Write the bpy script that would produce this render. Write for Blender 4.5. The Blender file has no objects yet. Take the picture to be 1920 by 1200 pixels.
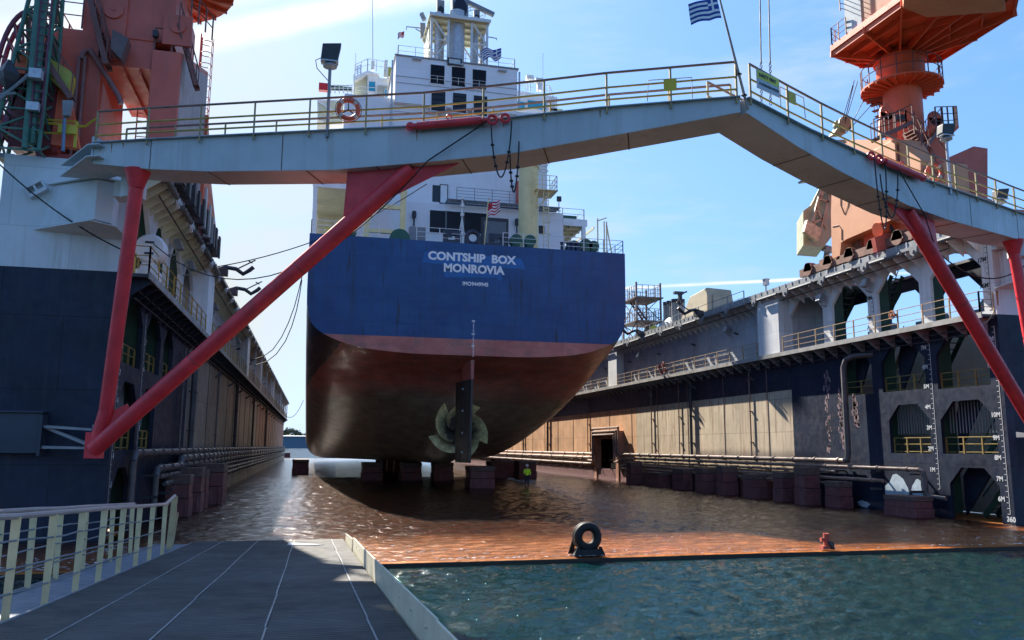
import bpy, math, random
from mathutils import Vector as V, Matrix
import numpy as np
random.seed(7)
R=math.radians
S=bpy.context.scene
C=bpy.data.collections.new('place'); S.collection.children.link(C)
# ---------------- camera ----------------
F=1516.; H=3.3
_y=V((585-960,-(836-600),-F)).normalized()
_x=V((7262-960.,-275,-F)); _x=(_x-_y*_x.dot(_y)).normalized()
_z=_x.cross(_y)
CM=Matrix((_x,_y,_z))
cd=bpy.data.cameras.new('camera'); cam=bpy.data.objects.new('camera',cd); S.collection.objects.link(cam)
cd.sensor_width=36; cd.lens=36*F/1920; cd.clip_start=.1; cd.clip_end=20000
cam.matrix_world=Matrix.Translation((0,0,H))@CM.to_4x4()
S.camera=cam
def ray(px,py): return CM@V((px-960,-(py-600),-F))
def P(px,py,Y): r=ray(px,py); return V((0,0,H))+r*(Y/r.y)
def PX(px,py,X): r=ray(px,py); return V((0,0,H))+r*(X/r.x)
def PZ(px,py,Z=0): r=ray(px,py); return V((0,0,H))+r*((Z-H)/r.z)
# ---------------- light ----------------
EL,AZ=R(41),R(-16.5)
S.view_settings.view_transform='Standard'; S.view_settings.look='None'; S.view_settings.gamma=1
S.view_settings.exposure=1.6
W=bpy.data.worlds.new('World'); S.world=W; W.use_nodes=True
def world():
    nt=W.node_tree; N=nt.nodes; L=nt.links; N.clear()
    out=N.new('ShaderNodeOutputWorld'); bg=N.new('ShaderNodeBackground'); bg.inputs[1].default_value=.15
    sky=N.new('ShaderNodeTexSky'); sky.sky_type='NISHITA'; sky.sun_disc=False
    sky.sun_elevation=EL; sky.sun_rotation=AZ; sky.air_density=1.0; sky.dust_density=1.2; sky.ozone_density=1.5
    tc=N.new('ShaderNodeTexCoord')
    def math_(op,a,b=None,c=None,clamp=False):
        n=N.new('ShaderNodeMath'); n.operation=op; n.use_clamp=clamp
        for i,v in enumerate((a,b,c)):
            if v is None: continue
            if isinstance(v,(int,float)): n.inputs[i].default_value=v
            else: L.new(v,n.inputs[i])
        return n.outputs[0]
    def mp(sc,rot=(0,0,0)):
        m=N.new('ShaderNodeMapping'); m.inputs['Scale'].default_value=sc; m.inputs['Rotation'].default_value=rot
        L.new(tc.outputs['Generated'],m.inputs[0]); return m.outputs[0]
    def noise(vec,s,d=6,ro=.55):
        n=N.new('ShaderNodeTexNoise'); n.inputs['Scale'].default_value=s; n.inputs['Detail'].default_value=d; n.inputs['Roughness'].default_value=ro
        L.new(vec,n.inputs[0]); return n.outputs[0]
    def mrange(v,a,b,c=0,d=1):
        n=N.new('ShaderNodeMapRange'); n.interpolation_type='SMOOTHSTEP'
        n.inputs[1].default_value=a; n.inputs[2].default_value=b; n.inputs[3].default_value=c; n.inputs[4].default_value=d
        L.new(v,n.inputs[0]); return n.outputs[0]
    def dot(v3):
        n=N.new('ShaderNodeVectorMath'); n.operation='DOT_PRODUCT'; L.new(tc.outputs['Generated'],n.inputs[0]); n.inputs[1].default_value=v3
        return n.outputs['Value']
    sunh=V((math.sin(AZ-R(6)),math.cos(AZ-R(6)),0.28)).normalized()
    near=mrange(dot(sunh),.86,.98)          # thin veil of cloud on the sunward side
    n1=noise(mp((1.2,1.2,3.4),(0,.15,.3)),1.9,8,.6); n2=noise(mp((1,1,5),(0,.2,0)),4.5,6,.6)
    veil=math_('MULTIPLY',near,mrange(n1,.34,.6,.25,.95),clamp=True)
    wisps=math_('MULTIPLY',mrange(n2,.45,.75,0,.5),mrange(n1,.4,.65),clamp=True)
    fac=math_('MAXIMUM',veil,wisps)
    # aircraft trails: bands along great circles
    def trail(p1,p2,w,strength,lo,hi,fs):
        a,b=ray(*p1).normalized(),ray(*p2).normalized(); n=a.cross(b).normalized(); mid=(a+b).normalized()
        d=math_('ABSOLUTE',math_('ADD',dot(n),math_('MULTIPLY',math_('SUBTRACT',noise(mp((1,1,1)),fs,3),.5),w*1.2)))
        m=mrange(d,0,w,strength,0)
        ln=mrange(dot(mid),lo,hi)
        return math_('MULTIPLY',math_('MULTIPLY',m,ln),mrange(noise(mp((1,1,1)),9,6,.6),.3,.6,.35,1))
    t1=trail((390,70),(830,-20),.022,1.3,.90,.985,7)
    t2=trail((1180,540),(1500,523),.003,1.1,.965,.985,5)
    t3=trail((200,30),(640,-60),.025,.9,.90,.985,9)
    tr_=math_('MAXIMUM',t1,math_('MAXIMUM',t2,t3),clamp=True)
    mix=N.new('ShaderNodeMix'); mix.data_type='RGBA'
    L.new(fac,mix.inputs[0]); 
    bl=N.new('ShaderNodeMix'); bl.data_type='RGBA'; bl.blend_type='MULTIPLY'; bl.inputs[0].default_value=1; L.new(sky.outputs[0],bl.inputs[6]); bl.inputs[7].default_value=SKYT
    dv=N.new('ShaderNodeVectorMath'); dv.operation='MULTIPLY_ADD'; L.new(bl.outputs[2],dv.inputs[0]); dv.inputs[1].default_value=(.33,.28,.20); dv.inputs[2].default_value=(1,1,1)
    dq=N.new('ShaderNodeVectorMath'); dq.operation='DIVIDE'; L.new(bl.outputs[2],dq.inputs[0]); L.new(dv.outputs[0],dq.inputs[1])
    L.new(dq.outputs[0],mix.inputs[6]); 
    cc=N.new('ShaderNodeMix'); cc.data_type='RGBA'; L.new(mrange(dot((0,0,1)),.05,.5),cc.inputs[0]); cc.inputs[6].default_value=CLO; cc.inputs[7].default_value=CLH
    L.new(cc.outputs[2],mix.inputs[7])
    m3=N.new('ShaderNodeMix'); m3.data_type='RGBA'; L.new(tr_,m3.inputs[0]); L.new(mix.outputs[2],m3.inputs[6]); m3.inputs[7].default_value=(2.5,2.6,2.7,1)
    L.new(m3.outputs[2],bg.inputs[0]); L.new(bg.outputs[0],out.inputs[0])
SKYT=(.34,.62,1.10,1); CLO=(1.9,1.85,1.5,1); CLH=(1.8,2.0,2.2,1)
world()
sd=bpy.data.lights.new('sun','SUN'); sd.energy=5; sd.angle=R(.53); sd.color=(1,.93,.82)
sun=bpy.data.objects.new('sun',sd); S.collection.objects.link(sun)
sv=V((math.sin(AZ)*math.cos(EL),math.cos(AZ)*math.cos(EL),math.sin(EL)))
sun.rotation_euler=sv.to_track_quat('Z','Y').to_euler()
# ---------------- materials ----------------
MC={}
def mat(name,c,r=.6,m=0.,var=.18,vs=1.2,rust=0,rc=(.15,.06,.025),streak=0,sc=None,plates=None,bump=.0,spec=.4,pd=.55):
    if name in MC: return MC[name]
    M=bpy.data.materials.new(name); MC[name]=M; M.use_nodes=True; nt=M.node_tree; N=nt.nodes; L=nt.links
    b=N['Principled BSDF']; b.inputs['Specular IOR Level'].default_value=spec; b.inputs['Roughness'].default_value=r; b.inputs['Metallic'].default_value=m
    g=N.new('ShaderNodeNewGeometry')
    def mapp(s):
        n=N.new('ShaderNodeVectorMath'); n.operation='MULTIPLY'; L.new(g.outputs['Position'],n.inputs[0]); n.inputs[1].default_value=s; return n.outputs[0]
    def noise(vec,s,d=6,ro=.6):
        n=N.new('ShaderNodeTexNoise'); n.inputs['Scale'].default_value=s; n.inputs['Detail'].default_value=d; n.inputs['Roughness'].default_value=ro
        L.new(vec,n.inputs[0]); return n.outputs[0]
    def mr(v,a,b_,c_=0,d_=1):
        n=N.new('ShaderNodeMapRange'); n.inputs[1].default_value=a; n.inputs[2].default_value=b_; n.inputs[3].default_value=c_; n.inputs[4].default_value=d_; L.new(v,n.inputs[0]); return n.outputs[0]
    def mx(f,a,bb):
        n=N.new('ShaderNodeMix'); n.data_type='RGBA'
        L.new(f,n.inputs[0])
        for i,v in ((6,a),(7,bb)):
            if isinstance(v,tuple): n.inputs[i].default_value=(*v[:3],1)
            else: L.new(v,n.inputs[i])
        return n.outputs[2]
    pos=g.outputs['Position']
    n1=noise(pos,vs); 
    col=mx(mr(n1,.3,.7),tuple(x*(1-var) for x in c),tuple(min(1,x*(1+var)) for x in c))
    if streak: 
        s1=noise(mapp((3.2,3.2,.16)),1.,6); s2=noise(pos,.35,3)
        mul=N.new('ShaderNodeMath'); mul.operation='MULTIPLY'; L.new(mr(s1,.5,.72),mul.inputs[0]); L.new(mr(s2,.35,.7,0,streak),mul.inputs[1])
        col=mx(mul.outputs[0],col,sc or tuple(x*.45 for x in c))
    if rust:
        s3=noise(mapp((1,1,.6)),1.7,10,.68)
        col=mx(mr(s3,.72-rust*.35,.78-rust*.3),col,rc)
    if plates:
        cx=N.new('ShaderNodeSeparateXYZ'); L.new(pos,cx.inputs[0])
        a=N.new('ShaderNodeMath'); a.operation='ADD'; L.new(cx.outputs[0],a.inputs[0]); L.new(cx.outputs[1],a.inputs[1])
        cb=N.new('ShaderNodeCombineXYZ'); L.new(a.outputs[0],cb.inputs[0]); L.new(cx.outputs[2],cb.inputs[1])
        br=N.new('ShaderNodeTexBrick'); br.offset=.5; br.inputs['Scale'].default_value=1
        br.inputs['Brick Width'].default_value=plates[0]; br.inputs['Row Height'].default_value=plates[1]; br.inputs['Mortar Size'].default_value=.022
        br.inputs['Color1'].default_value=(1,1,1,1); br.inputs['Color2'].default_value=(.88,.88,.88,1); br.inputs['Mortar'].default_value=(pd,pd,pd,1)
        L.new(cb.outputs[0],br.inputs[0])
        n=N.new('ShaderNodeMix'); n.data_type='RGBA'; n.blend_type='MULTIPLY'; n.inputs[0].default_value=1; L.new(col,n.inputs[6]); L.new(br.outputs[0],n.inputs[7]); col=n.outputs[2]
    L.new(col,b.inputs['Base Color'])
    rn=mr(noise(pos,3),.3,.7,max(.05,r-.12),min(1,r+.12)); L.new(rn,b.inputs['Roughness'])
    if bump:
        bp=N.new('ShaderNodeBump'); bp.inputs['Strength'].default_value=bump; bp.inputs['Distance'].default_value=.05; L.new(noise(mapp((1,1,.8)),2.2,8),bp.inputs['Height']); L.new(bp.outputs[0],b.inputs['Normal'])
    return M
white=mat('white_paint',(.76,.76,.76),.45,var=.08,streak=.25,sc=(.40,.38,.34),rust=.03)
shipw=mat('ship_white',(.80,.80,.80),.4,var=.06,vs=.5,streak=.2,sc=(.5,.48,.42),plates=(7,2.6),pd=.86)
cream=mat('cream_paint',(.62,.60,.42),.5,var=.1,rust=.03)
creamd=mat('crane_cream',(.76,.62,.30),.45,var=.1,streak=.3,sc=(.35,.22,.08))
navy=mat('navy_plating',(.013,.020,.040),.5,spec=.25,var=.3,vs=.6,streak=.6,sc=(.04,.048,.062),plates=(4.1,2.6),bump=.1)
dockw=mat('dock_white',(.62,.63,.63),.5,var=.1,vs=.7,streak=.7,sc=(.33,.29,.2),rust=.05,plates=(4.1,2.2),pd=.8)
dockup=mat('dock_grey_plating',(.36,.38,.40),.55,var=.2,vs=.7,streak=.6,sc=(.2,.17,.14),rust=.15,plates=(4.2,1.5),pd=.72)
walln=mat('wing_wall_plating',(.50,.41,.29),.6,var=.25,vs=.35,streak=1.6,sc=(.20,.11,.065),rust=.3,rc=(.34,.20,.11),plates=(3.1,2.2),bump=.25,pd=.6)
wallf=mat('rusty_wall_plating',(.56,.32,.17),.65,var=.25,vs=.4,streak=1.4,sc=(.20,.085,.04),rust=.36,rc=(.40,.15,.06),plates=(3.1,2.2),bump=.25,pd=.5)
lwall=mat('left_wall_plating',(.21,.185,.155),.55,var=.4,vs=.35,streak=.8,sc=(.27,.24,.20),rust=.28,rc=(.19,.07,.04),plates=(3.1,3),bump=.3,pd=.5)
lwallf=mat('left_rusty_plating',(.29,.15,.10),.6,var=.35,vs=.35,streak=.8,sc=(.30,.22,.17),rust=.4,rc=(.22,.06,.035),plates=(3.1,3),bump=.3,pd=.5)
red=mat('red_paint',(.62,.035,.045),.42,var=.2,rust=.10,rc=(.42,.13,.12),streak=.7,sc=(.30,.05,.05),bump=.15)
salmon=mat('crane_salmon',(.54,.115,.075),.5,var=.15,vs=.8,streak=.4,sc=(.30,.12,.09),rust=.08,rc=(.22,.07,.04),plates=(3.5,3.2),pd=.85)
orange=mat('crane_orange',(.66,.12,.045),.5,var=.12,vs=.9,streak=.45,sc=(.30,.09,.05),rust=.1,rc=(.28,.09,.04))
tan=mat('crane_tan',(.58,.27,.14),.55,var=.1,vs=.5,streak=.4,sc=(.42,.17,.09),rust=.05)
pinkw=mat('sunlit_pink',(.52,.30,.27),.6,var=.15,vs=.7,streak=.9,sc=(.6,.5,.47),rust=.1,rc=(.35,.12,.09))
fadeg=mat('faded_grey_pink',(.36,.30,.29),.6,var=.15,vs=.7,streak=.9,sc=(.5,.43,.41),rust=.1,rc=(.3,.13,.1))
yel=mat('yellow_rail',(.42,.27,.05),.5,var=.25,vs=4,rust=.25,rc=(.16,.07,.03))
yelb=mat('yellow_paint',(.55,.40,.03),.5,var=.12,rust=.08)
brn=mat('brown_rail',(.17,.085,.05),.6,var=.3,vs=4)
wht=mat('rail_white',(.66,.66,.64),.45,var=.08,vs=3,rust=.06)
gry=mat('grey_steel',(.22,.23,.24),.5,var=.2,rust=.12)
dgr=mat('dark_steel',(.035,.036,.042),.5,var=.3,rust=.2,rc=(.07,.035,.02))
blk=mat('black_rubber',(.012,.012,.013),.55,var=.3)
blu=mat('dark_window',(.015,.02,.03),.12,var=.2)
bluw=mat('blue_window',(.02,.28,.44),.15,var=.12,vs=.8)
grn=mat('green_paint',(.02,.10,.065),.45,var=.2,rust=.1)
grnm=mat('green_mast',(.055,.15,.11),.55,var=.25,vs=2,rust=.15)
grnin=mat('green_inner',(.025,.07,.045),.55,var=.2)
mar=mat('maroon_paint',(.13,.025,.035),.55,var=.25,rust=.2)
blkred=mat('keel_block_steel',(.13,.045,.045),.7,var=.35,vs=3,streak=.6,sc=(.20,.14,.12),rust=.3,rc=(.05,.03,.025),bump=.6)
kwood=mat('keel_block_timber',(.10,.065,.055),.8,var=.35,vs=5,bump=.6)
pipe=mat('pipe_paint',(.20,.13,.10),.5,var=.3,vs=2,rust=.35,rc=(.22,.09,.05))
pipel=mat('pipe_paint_dark',(.085,.075,.075),.45,var=.3,vs=2,rust=.2,rc=(.12,.06,.04))
olive=mat('cab_olive',(.30,.31,.20),.5,var=.15,rust=.12,streak=.5)
org=mat('life_ring_orange',(.62,.09,.04),.5,var=.12,vs=6)
rope=mat('black_cable',(.015,.014,.014),.6,var=.2)
alu=mat('galvanised',(.45,.46,.48),.35,m=.3,var=.15,vs=3)
# ---------------- mesh helpers ----------------
ORG={}
NOSPLIT={'slat','grille','foliage','plate_detail','scraped_paint','draft_scale','blue_stripes','white_stripes','coloured_stripes','overpainted_patch','kerb_rib','slot','spoke','rim','frame','chain','lattice'}
class MB:
    def __init__(s): s.v=[]; s.f=[]; s.g=[]
    def add(s,vs,fs):
        n=len(s.v); s.g.append((n,n+len(vs),len(s.f),len(s.f)+len(fs))); s.v+= [V(a) for a in vs]; s.f+=[tuple(i+n for i in f) for f in fs]; return s
    def box(s,x0,x1,y0,y1,z0,z1):
        x0,x1=sorted((x0,x1));y0,y1=sorted((y0,y1));z0,z1=sorted((z0,z1))
        return s.add([(x0,y0,z0),(x1,y0,z0),(x1,y1,z0),(x0,y1,z0),(x0,y0,z1),(x1,y0,z1),(x1,y1,z1),(x0,y1,z1)],
          [(0,3,2,1),(4,5,6,7),(0,1,5,4),(1,2,6,5),(2,3,7,6),(3,0,4,7)])
    def hexa(s,a,b):   # two quads
        return s.add(list(a)+list(b),[(3,2,1,0),(4,5,6,7),(0,1,5,4),(1,2,6,5),(2,3,7,6),(3,0,4,7)])
    def bar(s,p,q,w,h=None,up=(0,0,1)):
        p=V(p);q=V(q); d=(q-p)
        if d.length<1e-6: return s
        d.normalize(); h=h or w; u=V(up)
        if abs(d.dot(u))>.98: u=V((0,1,0)) 
        a=d.cross(u).normalized()*w/2; b=a.cross(d).normalized()*h/2
        return s.hexa([p-a-b,p+a-b,p+a+b,p-a+b],[q-a-b,q+a-b,q+a+b,q-a+b])
    def tube(s,p,q,r,n=8,r2=None,cap=True):
        p=V(p);q=V(q); d=(q-p)
        if d.length<1e-6: return s
        d.normalize(); u=V((0,0,1)) if abs(d.z)<.95 else V((1,0,0)); a=d.cross(u).normalized(); b=d.cross(a); r2=r if r2 is None else r2
        vs=[p+(a*math.cos(2*math.pi*i/n)+b*math.sin(2*math.pi*i/n))*r for i in range(n)]+[q+(a*math.cos(2*math.pi*i/n)+b*math.sin(2*math.pi*i/n))*r2 for i in range(n)]
        fs=[(i,(i+1)%n,n+(i+1)%n,n+i) for i in range(n)]
        if cap: fs+=[tuple(range(n-1,-1,-1)),tuple(range(n,2*n))]
        return s.add(vs,fs)
    def path(s,pts,r,n=6):
        pts=[V(p) for p in pts]; m=len(pts); base=len(s.v); f0=len(s.f); a=None
        for k,p in enumerate(pts):
            d=(pts[min(k+1,m-1)]-pts[max(k-1,0)]).normalized()
            if a is None: 
                u=V((0,0,1)) if abs(d.z)<.9 else V((1,0,0)); a=d.cross(u).normalized()
            else: a=(a-d*a.dot(d)).normalized()
            b=d.cross(a)
            s.v+=[p+(a*math.cos(2*math.pi*i/n)+b*math.sin(2*math.pi*i/n))*r for i in range(n)]
        for k in range(m-1):
            o=base+k*n
            s.f+=[(o+i,o+(i+1)%n,o+n+(i+1)%n,o+n+i) for i in range(n)]
        s.f+=[tuple(base+i for i in range(n-1,-1,-1)),tuple(base+(m-1)*n+i for i in range(n))]
        s.g.append((base,len(s.v),f0,len(s.f)))
        return s
    def prism(s,a,b):   # two equal polygons
        n=len(a); return s.add(list(a)+list(b),[tuple(range(n-1,-1,-1)),tuple(range(n,2*n))]+[(i,(i+1)%n,n+(i+1)%n,n+i) for i in range(n)])
    def ext(s,poly,off): off=V(off); return s.prism([V(p) for p in poly],[V(p)+off for p in poly])
    def lathe(s,prof,c,n=24,ax='z',a0=0,a1=2*math.pi,closed=True):
        base=len(s.v); f0=len(s.f); m=len(prof); c=V(c); k=n if closed else n+1
        for i in range(k):
            t=a0+(a1-a0)*i/n; ct,st=math.cos(t),math.sin(t)
            for r,h in prof:
                s.v.append(c+(V((r*ct,r*st,h)) if ax=='z' else V((r*ct,h,r*st)) if ax=='y' else V((h,r*ct,r*st))))
        for i in range(n):
            j=(i+1)%k
            for q in range(m-1): s.f.append((base+i*m+q,base+j*m+q,base+j*m+q+1,base+i*m+q+1))
        s.g.append((base,len(s.v),f0,len(s.f)))
        return s
    def torus(s,c,Rr,r,ax='y',n=24,m=8,sx=1,sz=1):
        return s.path([V(c)+(V((math.cos(t)*Rr*sx,0,math.sin(t)*Rr*sz)) if ax=='y' else V((math.cos(t)*Rr,math.sin(t)*Rr,0)) if ax=='z' else V((0,math.cos(t)*Rr*sx,math.sin(t)*Rr*sz))) for t in [2*math.pi*i/n for i in range(n+1)]],r,m)
    def clusters(s):
        g=s.g; n=len(g); pr=list(range(n))
        bb=[([min(s.v[i][k] for i in range(a,b_)) for k in range(3)],[max(s.v[i][k] for i in range(a,b_)) for k in range(3)]) for a,b_,c,d in g]
        def f(a):
            while pr[a]!=a: pr[a]=pr[pr[a]]; a=pr[a]
            return a
        for i in range(n):
            for j in range(i):
                if f(i)!=f(j) and all(bb[i][0][k]-.04<=bb[j][1][k] and bb[j][0][k]-.04<=bb[i][1][k] for k in range(3)): pr[f(i)]=f(j)
        d={}
        for i in range(n): d.setdefault(f(i),[]).append(i)
        return list(d.values())
    def build(s,name,m,parent=None,smooth=False,ang=40,bev=0):
        if parent and 1<len(s.g)<260 and name not in NOSPLIT and sum(b_-a for a,b_,_,_ in s.g)==len(s.v):
            cl=s.clusters()
            if 1<len(cl)<=100:
                os_=[]
                for c in cl:
                    q=MB()
                    for i in c:
                        a,b_,f0,f1=s.g[i]; n0=len(q.v); q.v+=s.v[a:b_]; q.f+=[tuple(k-a+n0 for k in f) for f in s.f[f0:f1]]
                    os_.append(q.build(name,m,parent,smooth,ang,bev))
                return os_[0]
        o0=ORG.get(parent.name,V()) if parent else V()
        me=bpy.data.meshes.new(name); me.from_pydata([v-o0 for v in s.v],[],s.f); me.materials.append(m); me.validate(); 
        o=bpy.data.objects.new(name,me); C.objects.link(o); 
        if parent: o.parent=parent
        ORG[o.name]=o0
        if smooth:
            me.shade_smooth(); me.set_sharp_from_angle(angle=R(ang))
        if bev:
            md=o.modifiers.new('bevel','BEVEL'); md.width=bev; md.segments=2; md.limit_method='ANGLE'
        return o
def split(mb,name,m,parent,**k):   # every shape added becomes a part of its own
    for a,b_,c,d in mb.g:
        q=MB(); q.v=mb.v[a:b_]; q.f=[tuple(i-a for i in f) for f in mb.f[c:d]]; q.build(name,m,parent,**k)
def cloth2(b,bl,m0,m1,parent,name='cloth'):   # one flag mesh, two coloured fields
    n=len(b.f); off=len(b.v); b.v+=bl.v; b.f+=[tuple(i+off for i in f) for f in bl.f]; b.g=[]
    o=b.build(name,m0,parent,True); o.data.materials.append(m1)
    for p in o.data.polygons: p.material_index=0 if p.index<n else 1
    return o
def tag(o,label=None,cat=None,group=None,kind=None):
    if label: o['label']=label
    if cat: o['category']=cat
    if group: o['group']=group
    if kind: o['kind']=kind
    return o
def thing(name,label,cat,loc=(0,0,0),group=None):
    o=bpy.data.objects.new(name,None); C.objects.link(o); o.location=loc; ORG[o.name]=V(loc); o.empty_display_size=.3
    return tag(o,label,cat,group)
def kids(o): return [c for c in C.objects if c.parent==o]
def dup(o,loc=None,label=None,parent=None):
    c=o.copy(); C.objects.link(c); ORG[c.name]=V(loc) if loc is not None else ORG.get(o.name,V())
    if parent: c.parent=parent
    if loc is not None: c.location=loc
    if label: c['label']=label
    for k in kids(o):
        dup(k,None,None,c)
    return c
def cat_(p,q,sag,n=16):
    p=V(p);q=V(q); return [p.lerp(q,i/n)-V((0,0,sag*4*(i/n)*(1-i/n))) for i in range(n+1)]
def rail(mb,pts,h=1.05,bars=(.5,1.0),step=1.5,r=.025,pr=.03,lean=V((0,0,0))):
    pts=[V(p) for p in pts]; up=V((0,0,h))+lean
    for a,b in zip(pts[:-1],pts[1:]):
        n=max(1,round((b-a).length/step))
        for i in range(n+1): 
            p=a.lerp(b,i/n); mb.bar(p,p+up,pr*2)
        for f in bars: mb.tube(a+up*f,b+up*f,r*(1.15 if f==1.0 else 1),5)
    return mb
def text(s,size,p,xd,m,parent,name='lettering',bold=.02,align='LEFT',sp=1.,depth=.004,sx=1.):
    cu=bpy.data.curves.new(name,'FONT'); cu.body=s; cu.size=size; cu.offset=bold*size; cu.align_x=align; cu.space_character=sp; cu.extrude=depth; cu.resolution_u=3
    t=bpy.data.objects.new('tmp',cu); S.collection.objects.link(t); dg=bpy.context.evaluated_depsgraph_get(); me=bpy.data.meshes.new_from_object(t.evaluated_get(dg))
    bpy.data.objects.remove(t); xd=V(xd).normalized(); z=V((0,0,1)); n=xd.cross(z)
    mx=Matrix((xd*sx,z,n)).transposed().to_4x4(); me.transform(mx); me.transform(Matrix.Translation(V(p)-ORG.get(parent.name,V()))); me.materials.clear(); me.materials.append(m)
    o=bpy.data.objects.new(name,me); C.objects.link(o); o.parent=parent; ORG[o.name]=ORG.get(parent.name,V()); return o
# ---------------- ground, water, shore ----------------
def watermat(name,deep,shallow=False):
    M=bpy.data.materials.new(name); M.use_nodes=True; nt=M.node_tree; N=nt.nodes; L=nt.links
    b=N['Principled BSDF']; out=N['Material Output']
    g=N.new('ShaderNodeNewGeometry')
    def noise(s,d,vec,ro=.6,dist=0):
        n=N.new('ShaderNodeTexNoise'); n.inputs['Scale'].default_value=s; n.inputs['Detail'].default_value=d; n.inputs['Roughness'].default_value=ro; n.inputs['Distortion'].default_value=dist; L.new(vec,n.inputs[0]); return n.outputs[0]
    mp=N.new('ShaderNodeVectorMath'); mp.operation='MULTIPLY'; L.new(g.outputs['Position'],mp.inputs[0]); mp.inputs[1].default_value=(1,1.25,1)
    ad=N.new('ShaderNodeMath'); ad.operation='ADD'
    def tri(v,k):
        n=N.new('ShaderNodeMath'); n.operation='MULTIPLY'; L.new(v,n.inputs[0]); n.inputs[1].default_value=k; return n.outputs[0]
    if shallow: L.new(noise(4.5,6,mp.outputs[0],.7,.3),ad.inputs[0]); L.new(tri(noise(1.1,4,mp.outputs[0],.6,.6),3.2),ad.inputs[1])
    else: L.new(noise(5.5,7,mp.outputs[0],.65,.3),ad.inputs[0]); L.new(tri(noise(1.5,4,mp.outputs[0],.6,.6),3.0),ad.inputs[1])
    bp=N.new('ShaderNodeBump'); bp.inputs['Strength'].default_value=1.0; bp.inputs['Distance'].default_value=.03 if shallow else .032
    L.new(ad.outputs[0],bp.inputs['Height'])
    if not shallow:
        mixc=N.new('ShaderNodeMix'); mixc.data_type='RGBA'; L.new(noise(.12,3,g.outputs['Position']),mixc.inputs[0]); mixc.inputs[6].default_value=(*deep,1); mixc.inputs[7].default_value=(deep[0]*1.6,deep[1]*1.5,deep[2]*1.3,1)
        L.new(mixc.outputs[2],b.inputs['Base Color']); b.inputs['Roughness'].default_value=.04; b.inputs['IOR'].default_value=1.33; L.new(bp.outputs[0],b.inputs['Normal'])
    else:
        tr=N.new('ShaderNodeBsdfTransparent'); gl=N.new('ShaderNodeBsdfGlossy'); gl.inputs['Roughness'].default_value=.12; gl.inputs['Color'].default_value=(1,1,1,1)
        fr=N.new('ShaderNodeFresnel'); fr.inputs['IOR'].default_value=1.33; L.new(bp.outputs[0],fr.inputs['Normal']); L.new(bp.outputs[0],gl.inputs['Normal'])
        sx=N.new('ShaderNodeSeparateXYZ'); L.new(g.outputs['Position'],sx.inputs[0])
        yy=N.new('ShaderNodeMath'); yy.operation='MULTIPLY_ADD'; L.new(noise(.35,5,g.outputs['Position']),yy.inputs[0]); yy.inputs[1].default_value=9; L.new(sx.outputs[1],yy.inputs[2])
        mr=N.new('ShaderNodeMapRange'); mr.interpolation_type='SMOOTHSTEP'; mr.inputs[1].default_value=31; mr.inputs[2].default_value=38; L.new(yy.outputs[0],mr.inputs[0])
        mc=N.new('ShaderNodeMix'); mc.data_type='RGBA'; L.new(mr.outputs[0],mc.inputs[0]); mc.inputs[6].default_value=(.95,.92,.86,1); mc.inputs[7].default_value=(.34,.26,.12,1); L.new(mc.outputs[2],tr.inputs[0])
        ms=N.new('ShaderNodeMixShader'); L.new(tri(fr.outputs[0],1.0),ms.inputs[0]); L.new(tr.outputs[0],ms.inputs[1]); L.new(gl.outputs[0],ms.inputs[2]); L.new(ms.outputs[0],out.inputs['Surface'])
    return M
seam=watermat('sea_water',(.0007,.013,.014))
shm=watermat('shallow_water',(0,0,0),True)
def grid(name,x0,x1,y0,y1,z,dx,amp,m,e0=.6):
    nx=int((x1-x0)/dx)+1; ny=int((y1-y0)/dx)+1
    xs=np.linspace(x0,x1,nx); ys=np.linspace(y0,y1,ny); Xg,Yg=np.meshgrid(xs,ys)
    Z=np.zeros_like(Xg); rng=np.random.RandomState(3)
    for i in range(34):
        wl=.32*1.1**i if i<20 else rng.uniform(.35,1.9); th=rng.normal(1.2,.8); k=2*math.pi/wl; ph=rng.uniform(0,6.28)
        a=wl*.010*rng.uniform(.5,1.2); w=np.sin(k*(Xg*math.cos(th)+Yg*math.sin(th))+ph+.8*np.sin(Xg*.7+i)+.8*np.sin(Yg*.6+2*i)); Z+=a*(1-np.abs(w)**1.4)*1.2
    Z-=Z.mean()
    e=np.minimum(np.minimum(Xg-x0,x1-Xg),np.minimum(Yg-y0,y1-Yg)); Z*=np.clip(e/e0,0,1)*amp
    vs=np.stack([Xg,Yg,Z+z],-1).reshape(-1,3); idx=np.arange(nx*ny).reshape(ny,nx)
    fs=np.stack([idx[:-1,:-1],idx[:-1,1:],idx[1:,1:],idx[1:,:-1]],-1).reshape(-1,4)
    me=bpy.data.meshes.new(name); me.from_pydata(vs.tolist(),[],fs.tolist()); me.materials.append(m); me.shade_smooth()
    o=bpy.data.objects.new(name,me); C.objects.link(o); return o
DX0,DX1=-11.2,34.9
mb=MB()
SZ=-.16
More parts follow.
